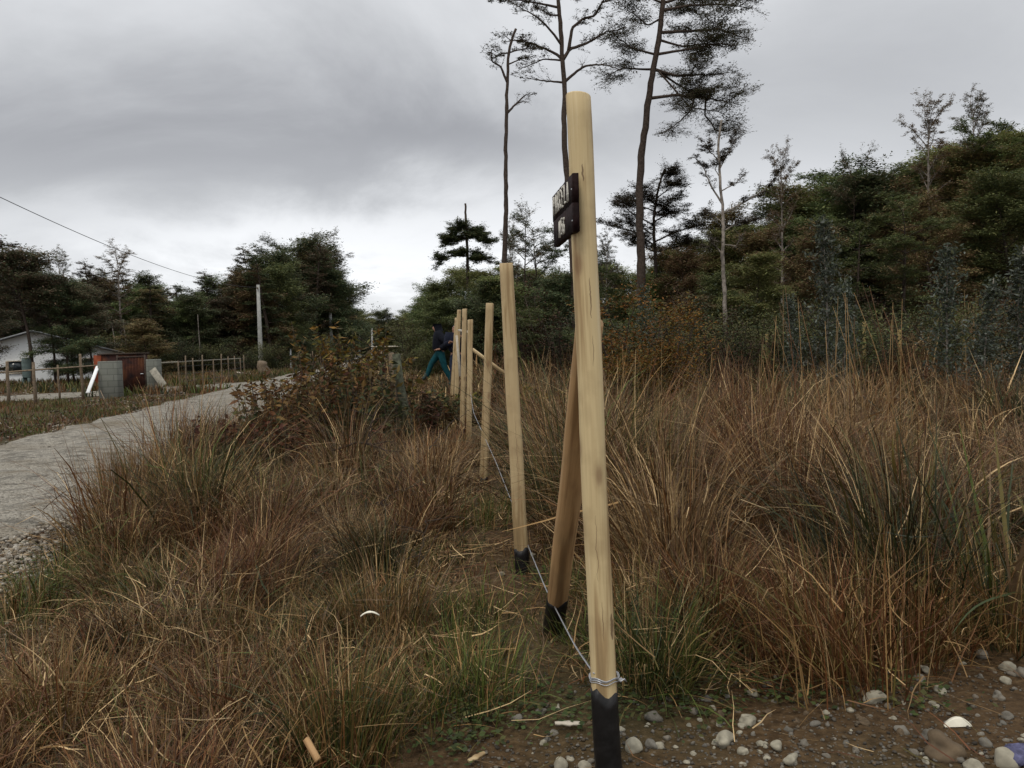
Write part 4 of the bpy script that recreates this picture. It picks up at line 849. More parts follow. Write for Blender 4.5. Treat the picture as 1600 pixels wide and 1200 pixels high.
for k in range(36):
    u = 358+k*3.9; Y = 62+k*.9; x = P(u, 0, Y)[0]
    if 448 < u < 460: continue
    stick('picket', 'dark picket of the far fence, '+where(u, LML), 'picket', (x, Y, -.1), (x+random.uniform(-.05, .05), Y, 1.35+random.uniform(-.3, .25)), .15, M['old_wood'], rnd=True, group=GD)
stick('post', 'white painted post standing in the far picket fence', 'post', P(454, 572, 66)*[1, 1, 0], P(454, 545, 66), .14, M['white_wall'], rnd=True)
stick('brace', 'dark slanting brace beside the white painted post', 'brace', P(459, 568, 66), P(469, 548, 68), .10, M['old_wood'], rnd=True)
for k, (u, v, Y) in enumerate([(403, 445, 60), (516, 488, 112), (560, 503, 150), (581, 513, 185)]):
    ub = [407.5, 520, 561, 582][k]; x = P(ub, 560, Y)[0]; p = P(u, v, Y); H = p[2]
    t = link('utility_pole', None); h = axis_obj(t, (x, Y, -.1), p)
    tag(t, ['tallest and nearest grey concrete utility pole, at the foot of the left wood', 'second grey utility pole, beside the right end of the left wood', 'third grey utility pole, faint before the distant trees', 'farthest short grey utility pole before the distant trees'][k], 'utility pole', 'concrete utility poles along the road')
    a = Acc(); 
    r0, r1 = (.34, .21) if k == 0 else (.50, .34)
    V = []
    for z, q in ((0, 1), (h*.5, .5), (h, 0)):
        wd, dp = r1+(r0-r1)*q, (r1+(r0-r1)*q)*.7; c_ = .03
        V += [[-wd/2+c_, -dp/2, z], [wd/2-c_, -dp/2, z], [wd/2, -dp/2+c_, z], [wd/2, dp/2-c_, z], [wd/2-c_, dp/2, z], [-wd/2+c_, dp/2, z], [-wd/2, dp/2-c_, z], [-wd/2, -dp/2+c_, z]]
    a.add(V, [[r*8+q, r*8+(q+1) % 8, r*8+8+(q+1) % 8, r*8+8+q] for r in range(2) for q in range(8)]+[]); a.F.append(np.array([[16+q for q in range(8)]])); obj('shaft', a, M['concrete'], t)
    a = Acc(); a.box((0, -.14, h-.25), (.10, .12, .12), bev=.01); a.tube([[0, -.2, h-.31], [0, -.2, h-.19]], [.04, .04], 8); obj('insulator', a, M['old_wood'], t)
    if k == 0: P1 = np.array(p)-[0, .2, .2]
e1 = P(0, 308, 22); d_ = (e1-P1); tt = np.linspace(0, 1.35, 60); pts = P1+tt[:, None]*d_
pts[:, 2] += -1.1*(1-(2*tt/1.35-1)**2)+1.1*(1-(2/1.35-1)**2)*tt
a = Acc(); a.tube(pts, .011, 5); tag(obj('power_line', a, M['cable'], smooth=True), 'single dark overhead cable coming down from the upper left to the tall utility pole', 'cable')
stick('stump', 'grey broken stump at the foot of the tall utility pole', 'stump', P(411, 590, 52)*[1, 1, 0], P(410, 566, 52), .75, M['old_wood'], rnd=True)
stick('branch', 'bleached branch lying beside the road near the tall pole', 'branch', P(370, 582, 50), P(396, 586, 49), .12, M['board_pale'], rnd=True)
stick('barrier', 'long pale rail crossing the end of the road before the distant trees', 'barrier', P(580, 542, 90), P(652, 541, 80), .14, M['board_pale'], .7)

# ------------------------------------------------------------------ people
def skinned(name, verts, edges, rad, m, parent=None, sub=2, root=0):
    me = bpy.data.meshes.new(name); me.from_pydata([tuple(v) for v in verts], edges, []); me.materials.append(m)
    o = link(name, me, parent); md = o.modifiers.new('skin', 'SKIN'); md.use_smooth_shade = True
    for k, r in enumerate(rad): r = (r, r) if np.isscalar(r) else r; me.skin_vertices[0].data[k].radius = r; me.skin_vertices[0].data[k].use_root = (k == root)
    s_ = o.modifiers.new('sub', 'SUBSURF'); s_.levels = sub; s_.render_levels = sub; return o
def person(label, loc, rz, J, jm, tm, hood=True, H=1.72):
    """J: joint positions in the body's own space, x = the way it faces, y = its left"""
    names_ = ['pelvis', 'waist', 'chest', 'neck', 'head0', 'head1', 'shl', 'ell', 'wrl', 'hal', 'shr', 'elr', 'wrr', 'har', 'hil', 'knl', 'anl', 'tol', 'hir', 'knr', 'anr', 'tor', 'nose']
    vs = [J[n_] for n_ in names_]; ix = {n_: k for k, n_ in enumerate(names_)}
    E = [('pelvis', 'waist'), ('waist', 'chest'), ('chest', 'neck'), ('neck', 'head0'), ('head0', 'head1'), ('chest', 'shl'), ('shl', 'ell'), ('ell', 'wrl'), ('wrl', 'hal'), ('chest', 'shr'), ('shr', 'elr'), ('elr', 'wrr'), ('wrr', 'har'),
         ('pelvis', 'hil'), ('hil', 'knl'), ('knl', 'anl'), ('anl', 'tol'), ('pelvis', 'hir'), ('hir', 'knr'), ('knr', 'anr'), ('anr', 'tor'), ('head0', 'nose')]
    E = [(ix[a_], ix[b_]) for a_, b_ in E]
    R = dict(pelvis=(.12, .10), waist=(.12, .09), chest=(.14, .10), neck=.055, head0=(.085, .095), head1=(.085, .09), shl=.06, ell=.042, wrl=.03, hal=.03, shr=.06, elr=.042, wrr=.03, har=.03, hil=.085, knl=.058, anl=.04, tol=.035, hir=.085, knr=.058, anr=.04, tor=.035, nose=.02)
    rad = [R[n_] for n_ in names_]; base = [k for k, n_ in enumerate(names_)]
    verts = list(vs); 
    for hnd, wr_ in (('hal', 'wrl'), ('har', 'wrr')):     # five fingers on each hand
        h = np.array(J[hnd]); d = h-np.array(J[wr_]); d /= np.linalg.norm(d); s_ = np.cross(d, [0, .3, 1.]); s_ /= np.linalg.norm(s_); nrm = np.cross(d, s_)
        for q in range(5):
            o_ = (q-1.5)*.02 if q < 4 else -.038; L = [.07, .08, .075, .06, .05][q]; st = h+s_*o_+(d*.03 if q < 4 else -d*.02)
            i0 = len(verts); verts += [st, st+d*L*.5+nrm*.008+(s_*-.015 if q == 4 else 0), st+d*L*.9+nrm*.03]; E += [(ix[hnd], i0), (i0, i0+1), (i0+1, i0+2)]; rad += [.011, .010, .008]
    body = skinned('person', verts, E, rad, M['skin'], None, 2, 0); body.location = loc; body.rotation_euler.z = rz; tag(body, label, 'person', 'people working on the fence')
    # jacket
    jn = ['pelvis', 'waist', 'chest', 'neck', 'shl', 'ell', 'wrl', 'shr', 'elr', 'wrr']; jx = {n_: k for k, n_ in enumerate(jn)}
    JE = [('pelvis', 'waist'), ('waist', 'chest'), ('chest', 'neck'), ('chest', 'shl'), ('shl', 'ell'), ('ell', 'wrl'), ('chest', 'shr'), ('shr', 'elr'), ('elr', 'wrr')]
    JR = dict(pelvis=(.235, .21), waist=(.24, .215), chest=(.235, .20), neck=.115, shl=.135, ell=.105, wrl=.09, shr=.135, elr=.105, wrr=.09)
    jv = [np.array(J[n_])+([0, 0, .02] if n_ == 'pelvis' else 0) for n_ in jn]
    skinned('jacket', jv, [(jx[a_], jx[b_]) for a_, b_ in JE], [JR[n_] for n_ in jn], jm, body)
    tn = ['waist', 'pelvis', 'hil', 'knl', 'anl', 'hir', 'knr', 'anr']; tx = {n_: k for k, n_ in enumerate(tn)}
    TE = [('waist', 'pelvis'), ('pelvis', 'hil'), ('hil', 'knl'), ('knl', 'anl'), ('pelvis', 'hir'), ('hir', 'knr'), ('knr', 'anr')]
    TR = dict(waist=(.13, .11), pelvis=(.165, .135), hil=.115, knl=.082, anl=.062, hir=.115, knr=.082, anr=.062)
    tv = [np.array(J[n_])-([0, 0, .05] if n_ == 'waist' else 0) for n_ in tn]
    skinned('trousers', tv, [(tx[a_], tx[b_]) for a_, b_ in TE], [TR[n_] for n_ in tn], tm, body, 2, 1)
    for s_ in 'lr':
        A0, T0 = np.array(J['an'+s_]), np.array(J['to'+s_]); skinned('boot', [A0+[0, 0, .12], A0, A0*.4+T0*.6, T0], [(0, 1), (1, 2), (2, 3)], [.06, .062, .055, .045], M['boot'], body, 2, 1)
    h0, h1, nk = (np.array(J[n_]) for n_ in ('head0', 'head1', 'neck'))
    if hood: skinned('hood', [nk+[-.03, 0, .0], h0+[-.035, 0, -.01], h1+[-.03, 0, .015]], [(0, 1), (1, 2)], [(.11, .10), (.125, .12), (.075, .08)], jm, body, 2, 1)
    else: skinned('hair', [h0+[-.045, 0, .02], h1+[-.02, 0, .03]], [(0, 1)], [(.08, .085), (.085, .085)], M['cable'], body, 2, 0)
    face = Acc()
    for sy in (-1, 1): face.tube([h0+[.082, sy*.032, .045], h0+[.090, sy*.032, .045], h0+[.094, sy*.03, .045]], [.012, .012, .004], 8)
    obj('eyes', face, M['cable'], body); face = Acc(); face.tube([h0+[.086, -.025, -.045], h0+[.094, 0, -.045], h0+[.086, .025, -.045]], [.005, .007, .005], 6); obj('mouth', face, M['stone_brown'], body)
    return body
pg = P(687, 600, 22.); gz = float(terr(pg[0], 22))
JA = dict(pelvis=(0, 0, .93), waist=(.0, 0, 1.10), chest=(.03, 0, 1.34), neck=(.06, 0, 1.50), head0=(.10, 0, 1.60), head1=(.10, 0, 1.68), nose=(.20, 0, 1.60), shl=(.03, .17, 1.42), ell=(-.17, .25, 1.16), wrl=(.02, .20, 1.02), hal=(.09, .15, 1.02), shr=(.03, -.17, 1.42), elr=(-.15, -.25, 1.17), wrr=(.03, -.20, 1.03), har=(.09, -.15, 1.03),
          hil=(-.01, .09, .90), knl=(-.10, .11, .50), anl=(-.30, .12, .10), tol=(-.18, .13, .05), hir=(.05, -.09, .90), knr=(.40, -.12, .74), anr=(.58, -.12, .42), tor=(.70, -.12, .36))
JA.update(hir=(.05, -.09, .90), knr=(.26, -.12, .62), anr=(.40, -.12, .26), tor=(.52, -.12, .22))
person('person in a black hooded jacket and teal trousers, striding left through the grass', (pg[0]+.05, 22, gz+.14), R_(188), JA, M['hoodie'], M['teal'])
pg = P(712, 600, 21.); gz = float(terr(pg[0], 21))
JB = dict(pelvis=(0, 0, .92), waist=(.0, 0, 1.08), chest=(.01, 0, 1.32), neck=(.01, 0, 1.46), head0=(.03, 0, 1.57), head1=(.03, 0, 1.66), nose=(.14, 0, 1.57), shl=(.02, .17, 1.40), ell=(.10, .33, 1.22), wrl=(.22, .16, 1.38), hal=(.26, .12, 1.42), shr=(.02, -.17, 1.40), elr=(.12, -.22, 1.16), wrr=(.30, -.12, 1.22), har=(.35, -.09, 1.24),
          hil=(0, .09, .90), knl=(.02, .14, .50), anl=(-.05, .22, .09), tol=(.08, .24, .05), hir=(0, -.09, .90), knr=(.05, -.10, .49), anr=(.0, -.11, .09), tor=(.13, -.12, .05))
person('person in dark blue jacket and jeans, mostly hidden behind the far posts and holding one', (pg[0]+.04, 21, gz+.12), R_(-95), JB, M['navy'], M['jeans'], hood=False)
# ------------------------------------------------------------------ grass
rg = np.random.default_rng(99)
RB, TAN, GRY, GRN, DGR, STR, RUST, OLV = map(np.array, [(.150, .068, .023), (.31, .188, .074), (.180, .116, .062), (.082, .104, .020), (.030, .040, .013), (.60, .42, .21), (.120, .044, .015), (.118, .094, .024)])
def blades(acc, base, az, th0, bend, L, W, colr, seg=4, kink=.12, r=rg, powr=1.4):
    n = len(base); t = np.linspace(0, 1, seg+1)[None]; az = az[:, None]+np.cumsum(r.normal(size=(n, seg+1))*kink, 1); th = th0[:, None]+bend[:, None]*t**powr+np.cumsum(r.normal(size=(n, seg+1)), 1)*kink*.6
    ds = (L/seg)[:, None]; dx = np.sin(th)*np.cos(az)*ds; dy = np.sin(th)*np.sin(az)*ds; dz = np.cos(th)*ds
    p = np.zeros((n, seg+1, 3)); p[:, 1:, 0] = np.cumsum(dx[:, :-1], 1); p[:, 1:, 1] = np.cumsum(dy[:, :-1], 1); p[:, 1:, 2] = np.cumsum(dz[:, :-1], 1); p += base[:, None]
    tw = az+np.pi/2+r.normal(size=(n, 1))*.7; w_ = W[:, None]*.5*(1-t**2*.85); s_ = np.stack([np.cos(tw)*w_, np.sin(tw)*w_, r.normal(size=(n, 1))*.3*w_], -1)
    V = np.stack([p-s_, p+s_], 2).reshape(-1, 3); i = (np.arange(n)[:, None]*(2*(seg+1))+np.arange(seg)[None]*2).reshape(-1)
    acc.add(V, np.stack([i, i+1, i+3, i+2], -1), np.repeat(colr, 2*(seg+1), 0))
def seen(x, y, m=260):
    u = 800+x/y*F; return (u > -m) & (u < 1600+m)
DIRT = lambda x: 3.02+.17*x+.10*np.sin(x*5)+.06*np.sin(x*13)
def hgt(x, y):
    s = x-fence_x(y)
    hl = np.clip(.25+.035*(y-3), .25, .46)*(1-.5*sstep(-1.1, -.25, s))*(.55+.45*sstep(0, .8, x-ROAD_R(y)))
    hr = .24+.30*sstep(3.3, 4.4, y)*sstep(.1, .7, s)+.12*sstep(4.4, 7, y)*sstep(.1, .7, s)
    hc = .11+.22*sstep(7, 14, y)
    k = sstep(.16, .42, np.abs(s-.02)); h = np.where(s < 0, hl, hr)
    return hc+(h-hc)*k
def dens(x, y):
    s = x-fence_x(y); sh_ = .55*sstep(8, 6.5, y); d = sstep(-.1+sh_, .3+sh_*1.3, x-ROAD_R(y)+ (vnoise(x, y, .4, 21)-.5)*.6)
    d = d*np.where(s > -.15, sstep(-.12, .10, y-DIRT(x)), sstep(2.1, 2.45, y+ (s+.9)*-1.1))*1.
    path = np.exp(-((s+.05)/.28)**2)*(y < 8); d = d*(1-.55*path)
    for bx, by, br in [(fence_x(4.6), 4.45, .50), (fence_x(3.5)-.03, 3.40, .42), (fence_x(3.1)-.03, 3.1, .34), (fence_x(2.7), 2.7, .3)]: d = d*(1-.93*np.exp(-(((x-bx)**2+(y-by)**2)/br**2)))
    return d
def pal(x, y, n, r=rg):
    s = x-fence_x(y); a = vnoise(x, y, .9, 31); b = vnoise(x, y, .35, 32); g = vnoise(x, y, 1.6, 33)
    right = sstep(.2, .6, s)
    wgt = np.stack([.9+1.2*right*(y > 4), .75+.5*(b > .5)+0*x, .55+.6*(a > .55), .28+1.7*sstep(.58, .72, g)*(1-.6*right)+.9*np.exp(-(s/.3)**2)*(y < 9), .25+.7*sstep(.5, .3, a), .22+0*x, .40+1.0*right*(a > .4), .45+.5*(b < .4)], 1)
    wgt /= wgt.sum(1)[:, None]; c = (wgt.cumsum(1) < r.random((len(x), 1))).sum(1).clip(0, 7)
    return np.stack([RB, TAN, GRY, GRN, DGR, STR, RUST, OLV])[c]
def field(N_, x0, x1, y0, y1, W, per, Lk=1., seg=4, clump=.07, wild=1., m=260, ypow=1.):
    """clumps of per blades strewn over a patch of ground"""
    acc = Acc(); nc = N_//per; x = x0+(x1-x0)*rg.random(nc*3); y = y0+(y1-y0)*rg.random(nc*3)**ypow
    ok = seen(x, y, m) & (rg.random(nc*3) < dens(x, y)) & (np.hypot(x, y) > 1.35); x, y = x[ok][:nc], y[ok][:nc]; nc = len(x)
    cc = pal(x, y, nc); hn = vnoise(x, y, .5, 41); hn2 = vnoise(x, y, 1.3, 42); hh = hgt(x, y)*(.5+.55*rg.random(nc))*(.45+.95*hn)*(.7+.6*hn2); lean = rg.random(nc)*6.28; ls = rg.random(nc)*.5
    i = np.repeat(np.arange(nc), per); n = len(i); off = rg.normal(size=(n, 2))*clump
    bx, by = x[i]+off[:, 0], y[i]+off[:, 1]; az = np.arctan2(off[:, 1], off[:, 0])+rg.normal(size=n)*.9
    # lean of the whole clump
    vx = np.cos(az)*.5+np.cos(lean[i])*ls[i]; vy = np.sin(az)*.5+np.sin(lean[i])*ls[i]; az = np.arctan2(vy, vx)
    L_ = hh[i]*(.55+.85*rg.random(n))*Lk*1.25; q = rg.random(n)
    th0 = np.abs(rg.normal(size=n))*.30+.04; bend = rg.random(n)*.8
    m1 = q < .42; bend[m1] = 1.0+rg.random(m1.sum())*1.7                      # arching over
    m2 = q > .72; th0[m2] = .85+rg.random(m2.sum())*.75; bend[m2] = rg.random(m2.sum())*.5    # fallen, broken, lying across the others
    L_[m2] *= .75; zoff = np.where(m2, rg.random(n)**1.3*hh[i]*.75, 0.); az = np.where(m2, rg.random(n)*6.28, az)
    c = cc[i]*(.35+1.0*rg.random((n, 1))**1.2); alt = rg.random(n) < .22; c[alt] = pal(bx[alt], by[alt], alt.sum())*(.6+.8*rg.random((alt.sum(), 1)))
    c = c*.88; pale = rg.random(n) < .05; c[pale] = STR*(.7+.6*rg.random((pale.sum(), 1)))
    # near the lens keep it low
    cap = np.where(np.hypot(bx, by) < 2.1, .40, 9); L_ = np.minimum(L_, cap)
    z = terr(bx, by)-.015+zoff
    blades(acc, np.stack([bx, by, z], 1), az, th0, bend, L_, W*(.5+.7*rg.random(n)+1.3*(rg.random(n) > .93)), c, seg, .12+.05*wild)
    return acc
def stuff(name, acc, m, label, cat='grass'): return tag(obj(name, acc, m), label, cat, kind='stuff')
def tuss_field(N_, per, x0, x1, y0, y1, H, W, rad=.13, m=200, ymul=1., seg=5, ypow=1.):
    """shaggy tussocks: blades that spring from one foot and arch outwards"""
    x = x0+(x1-x0)*rg.random(N_*4); y = y0+(y1-y0)*rg.random(N_*4)**ypow; s_ = x-fence_x(y)
    ok = seen(x, y, m) & (dens(x, y) > .75) & (np.hypot(x, y) > 1.9) & (np.abs(s_) > .42) & (vnoise(x, y, .8, 55) > .30); x, y = x[ok], y[ok]
    keep = []
    for k in range(len(x)):
        if all((x[k]-x[j])**2+(y[k]-y[j])**2 > (rad*2.5)**2 for j in keep[-160:]): keep.append(k)
        if len(keep) >= N_: break
    x, y = x[keep], y[keep]; nc = len(x); i = np.repeat(np.arange(nc), per); n = len(i); sz = (.65+.7*rg.random(nc)); s_ = x-fence_x(y)
    hs = H*(.55+.65*sz)*(.62+.38*sstep(2.2, 4.5, y))*np.where(s_ < 0, .80, 1.)*(.42+1.05*vnoise(x, y, 1.1, 56))
    kind = rg.integers(0, 6, nc); PALS = [[RB, RUST, TAN, RB*.7], [OLV, DGR, TAN, GRN], [RUST, RB*.8, RUST*.7, TAN], [TAN, GRY, STR*.7, RB], [DGR, OLV*.7, RB*.6, DGR], [RB, GRY, OLV, RUST]]
    off = rg.normal(size=(n, 2))*rad*.42*sz[i][:, None]; ld = rg.random(nc)*6.28; lm = 1.1*rg.random(nc); ld = np.where((x > fence_x(y)) & (rg.random(nc) < .6), 2.6+rg.normal(size=nc)*.5, ld)
    az = np.arctan2(off[:, 1], off[:, 0])+rg.normal(size=n)*.5; az = np.arctan2(np.sin(az)+lm[i]*np.sin(ld[i]), np.cos(az)+lm[i]*np.cos(ld[i]))
    P4 = np.array([[np.array(c_) for c_ in p_] for p_ in PALS]); c = P4[kind[i], rg.integers(0, 4, n)]*(.30+1.15*rg.random((n, 1))**1.3)
    pale = rg.random(n) < .05; c[pale] = STR*(.7+.5*rg.random((pale.sum(), 1)))
    th0 = np.abs(rg.normal(size=n))*.33+.05; bend = 2.2*rg.random(n)**.9; L_ = hs[i]*(.45+.75*rg.random(n)); bx, by = x[i]+off[:, 0], y[i]+off[:, 1]; zo = np.full(n, -.015)
    ms = rg.random(n) < .14; th0[ms] = .9+.7*rg.random(ms.sum()); zo[ms] = hs[i][ms]*.5*rg.random(ms.sum()); L_[ms] *= .7; az[ms] = rg.random(ms.sum())*6.28; bend[ms] = rg.normal(size=ms.sum())*.6
    acc = Acc(); blades(acc, np.stack([bx, by, terr(bx, by)+zo], 1), az, th0, bend, L_, W*(.5+.7*rg.random(n)+1.2*(rg.random(n) > .94)), c, seg, .10, powr=1.6); return acc
stuff('dry_grass', field(38000, -3.6, .6, 1.3, 5.2, .0040, 46, .66), M['grass'], 'tangled brown dry grass filling the foreground left of the fence')
stuff('dry_grass', field(40000, -5.2, 1.0, 4.2, 10.5, .0058, 40, .85), M['grass'], 'brown dry grass between the gravel road and the fence')
stuff('dry_grass', field(42000, .15, 5.6, 3.0, 6.4, .0046, 46, .62), M['grass'], 'tall rusty tangled grass right of the nearest post')
stuff('dry_grass', field(36000, .0, 11., 6.0, 12.5, .0080, 40, .62), M['grass'], 'tall dry grass in the middle distance right of the fence')
stuff('dry_grass', field(60000, -9., 16., 10., 27., .016, 34, ypow=1.2, seg=3), M['grass'], 'far brown grass on both sides of the farther posts')
stuff('dry_grass', field(26000, -16., 5., 24., 80., .05, 26, ypow=1.5, seg=3), M['grass'], 'distant pale grass towards the end of the road')
stuff('shaggy_grass', tuss_field(75, 640, -3.4, .2, 1.9, 5.6, .60, .0040, .17), M['grass'], 'shaggy uneven grass tufts crowding the left foreground')
stuff('shaggy_grass', tuss_field(130, 380, -5., .6, 5.2, 11., .80, .0066, .22), M['grass'], 'shaggy uneven grass tufts between road and fence farther back')
stuff('shaggy_grass', tuss_field(75, 820, .4, 5.6, 3.25, 6.6, .66, .0048, .23), M['grass'], 'shaggy drooping grass tufts in the right foreground')
stuff('shaggy_grass', tuss_field(110, 460, .6, 11., 6.2, 12.5, .62, .0080, .32), M['grass'], 'shaggy drooping grass tufts farther back on the right')
# straw lying on the soil
def litter(n, x0, x1, y0, y1, L0, W, cols, lift=.02, f=None, dn=True):
    acc = Acc(); x = x0+(x1-x0)*rg.random(n); y = y0+(y1-y0)*rg.random(n); ok = seen(x, y)
    if f is not None: ok &= f(x, y)
    x, y = x[ok], y[ok]; n = len(x); z = terr(x, y)+lift*rg.random(n)+.004
    cols = np.stack(cols)[rg.integers(0, len(cols), n)]*(.6+.8*rg.random((n, 1)))
    blades(acc, np.stack([x, y, z], 1), rg.random(n)*6.28, 1.35+rg.random(n)*.28, rg.normal(size=n)*.15, L0*(.3+rg.random(n)), W*(.6+.8*rg.random(n)), cols, 3, .25)
    return acc
stuff('straw_litter', litter(17000, -3.5, 5.5, 2.2, 7.5, .22, .0042, [TAN, RB, GRY, STR, RUST, OLV], .10, lambda x, y: (x > ROAD_R(y)+.1) & (np.hypot(x-B1[0], y-B1[1]+.1) > .26) & (np.hypot(x-bb[0], y-bb[1]+.1) > .28) & ((y > DIRT(x)-.15) | (rg.random(len(x)) < .10))), M['grass'], 'fallen straw strewn over the soil around the posts', 'straw')
# green low tufts along the fence and at the feet of the tall grass
def tufts(n, per, spots, rad, L0, W, cols, th=.35, bd=1.0, seg=4):
    acc = Acc()
    for (x0, y0) in spots:
        m = n; off = rg.normal(size=(m, 2))*rad; x, y = x0+off[:, 0], y0+off[:, 1]; az = np.arctan2(off[:, 1], off[:, 0])+rg.normal(size=m)*.6
        c = np.stack(cols)[rg.integers(0, len(cols), m)]*(.6+.8*rg.random((m, 1)))
        blades(acc, np.stack([x, y, terr(x, y)-.01], 1), az, np.abs(rg.normal(size=m))*th, rg.random(m)*bd, L0*(.4+.8*rg.random(m)), W*(.7+.6*rg.random(m)), c, seg, .1)
    return acc
gs = [G(u, v)[:2] for u, v in [(770, 815), (800, 800), (745, 830), (740, 1060), (700, 1110), (640, 1130), (760, 960), (420, 760), (440, 790), (90, 900), (60, 930), (20, 960), (760, 1090), (890, 930), (1060, 880), (860, 790), (590, 900), (170, 860), (720, 1020), (700, 970), (930, 1010)]]
stuff('green_grass', tufts(190, 1, gs, .10, .22, .0042, [GRN*1.25, GRN, OLV, DGR, GRN*1.1, TAN], .5, 1.1), M['grass'], 'short green grass tufts along the fence line')

# single tussocks one can point to
def tussock(label, u, v, n, rad, L0, W, cols, th, bd, seed, lean=0., lang=0., name='grass_tussock', cat='tussock', seg=6, kink=.07, z=0, tall=0, mess=.28):
    r = np.random.default_rng(seed); p = G(u, v, z); acc = Acc(); off = r.normal(size=(n, 2))*rad*.35; az = np.arctan2(off[:, 1], off[:, 0])+r.normal(size=n)*.5
    vx = np.cos(az)+lean*math.cos(lang); vy = np.sin(az)+lean*math.sin(lang); az = np.arctan2(vy, vx)
    th0 = np.abs(r.normal(size=n))*th+.03; c = np.stack(cols)[r.integers(0, len(cols), n)]*(.6+.8*r.random((n, 1)))
    L_ = L0*(.45+.65*r.random(n)); 
    if tall: L_[:tall] *= 1.5; th0[:tall] *= .4
    bd_ = bd*r.random(n)**1.3; zo = np.full(n, -.02)
    ms = np.arange(n) > n*(1-mess); nm = ms.sum(); az[ms] = r.random(nm)*6.28; th0[ms] = .5+r.random(nm)*1.2; zo[ms] = r.random(nm)**1.2*L0*.6; L_[ms] *= .25+.6*r.random(nm); off[ms] *= 1.4; bd_[ms] = r.normal(size=nm)*.7
    c[r.random(n) < .05] = STR*.9
    blades(acc, np.concatenate([off, zo[:, None]], 1), az, th0, bd_, L_, W*(.6+.8*r.random(n)), c, seg, kink, r, 1.7)
    o = obj(name, acc, M['grass']); o.location = (p[0], p[1], float(terr(p[0], p[1]))); return tag(o, label, cat)
gsc = [GRN, DGR, OLV, DGR*1.2, TAN]
tussock('green arching grass tussock at the right foot of the nearest post', 1030, 1065, 850, .24, .46, .0042, [GRN, DGR, OLV, DGR, TAN*.9, GRN*.8], .62, 1.9, 201, .5, 0.1)
tussock('straw and green grass tussock just behind the nearest post on its right', 1000, 985, 450, .20, .42, .0042, [OLV, TAN, RB, DGR, STR*.8], .35, 1.4, 202)
tussock('rusty brown tussock leaning left at the edge of the bare stony soil', 1300, 1055, 900, .34, .62, .0045, [RUST, RB, RUST*.8, TAN, OLV], .55, 1.1, 203, .9, 2.7, kink=.14)
tussock('rusty tussock behind and right of the one leaning over the stones', 1420, 1020, 700, .26, .46, .0045, [RUST, RB, TAN, OLV], .5, 1.3, 204, .3, 2.5, kink=.14)
tussock('olive brown tussock at the right edge above the stones', 1560, 1003, 600, .25, .46, .0050, [OLV, RB, DGR, TAN], .5, 1.2, 205)
tussock('dark green rush tussock in the middle of the left foreground', 530, 1185, 800, .22, .42, .0038, [DGR, OLV, GRN*.8, RB, TAN*.8], .35, 1.0, 206)
tussock('brown and green rush tussock left of the path, behind the dark green one', 600, 1000, 800, .26, .46, .0042, [OLV, TAN, DGR, RB, GRY], .28, .9, 207)
tussock('large upright rush tussock standing beside the gravel road', 215, 800, 1500, .42, .66, .0062, [RB, TAN, OLV*.8, GRY, RB*.8], .25, .45, 208, tall=46)
tussock('smaller brown rush tussock right of the large one beside the road', 305, 830, 1000, .36, .52, .0058, [RB, TAN, GRY, OLV], .3, .7, 209)
tussock('golden brown grass tussock in front of the roadside rushes', 380, 930, 700, .30, .36, .0048, [RB, TAN, RUST, STR*.8], .45, 1.1, 210)
tussock('tall dark stemmed rush clump directly right of the nearest post', 995, 850, 600, .22, .60, .0058, [DGR, RB*.6, OLV*.8, RUST*.7], .16, .4, 211)
tussock('tall brown rush clump rising in the middle of the right hand grass', 1250, 800, 800, .36, .68, .0065, [RB, OLV, RB*.7, TAN], .30, .5, 212, .5, 2.8, tall=16)
tussock('pale stemmed clump left of the right hand flax', 1380, 790, 400, .3, .68, .0065, [TAN, RB, OLV], .22, .35, 213, tall=14)
tussock('broad leaved flax like plant in the grass at the right edge', 1570, 985, 80, .24, .92, .019, [DGR*1.3, GRN*.9, OLV, GRY], .35, 1.5, 214, .3, 2.6, name='flax_plant', cat='plant', seg=9, kink=.04, mess=.08)
tussock('smaller broad leaved flax like plant left of the one at the edge', 1420, 900, 46, .2, .90, .018, [DGR*1.2, OLV, TAN], .35, 1.6, 215, name='flax_plant', cat='plant', seg=9, kink=.04, mess=.08)
tussock('feathery straw clump between the second post and the leaning brace', 850, 760, 400, .25, .48, .0070, [TAN, RB, STR*.8], .25, .6, 216)
tussock('brown feathery clump left of the third post', 700, 735, 600, .36, .45, .0080, [RB, TAN, GRY, RB], .3, .8, 217)
tussock('reddish brown grass clump at the left foot of the red leaved shrub', 390, 725, 1300, .5, .78, .0078, [RB, RUST, TAN, RB*.8], .28, .6, 218)
tussock('tangled rusty tussock at the bottom left corner', 90, 1120, 700, .28, .36, .0045, [RUST, RB, TAN*.8, OLV], .5, 1.3, 219)

# tall single stalks
GK = 'tall dry stalks standing out of the grass'
for k in range(46):
    if k < 30: u, v, Y = random.uniform(1180, 1430), random.uniform(440, 560), random.uniform(6, 9)
    else: u, v, Y = random.uniform(960, 1600), random.uniform(530, 590), random.uniform(6, 10)
    p = P(u, v, Y); x, y, z = p; g = float(terr(x, y)); ax = random.uniform(-.35, .1); a = Acc(); H = z-g
    a.tube([[0, 0, 0], [ax*.3*H*.4, 0, H*.4], [ax*.7*H*.6, .02, H*.75], [ax*H*.7, .03, H]], [.005, .0045, .003, .0015], 4, C=(TAN if k % 3 else RB)*random.uniform(.5, 1.1))
    o = obj('dry_stalk', a, M['grass']); o.location = (x-ax*H*.7, y, g); tag(o, ['short ', 'tall ', 'slender ', 'bent '][k % 4]+'dry stalk above the right hand grass '+where(u, LMR), 'stalk', GK)

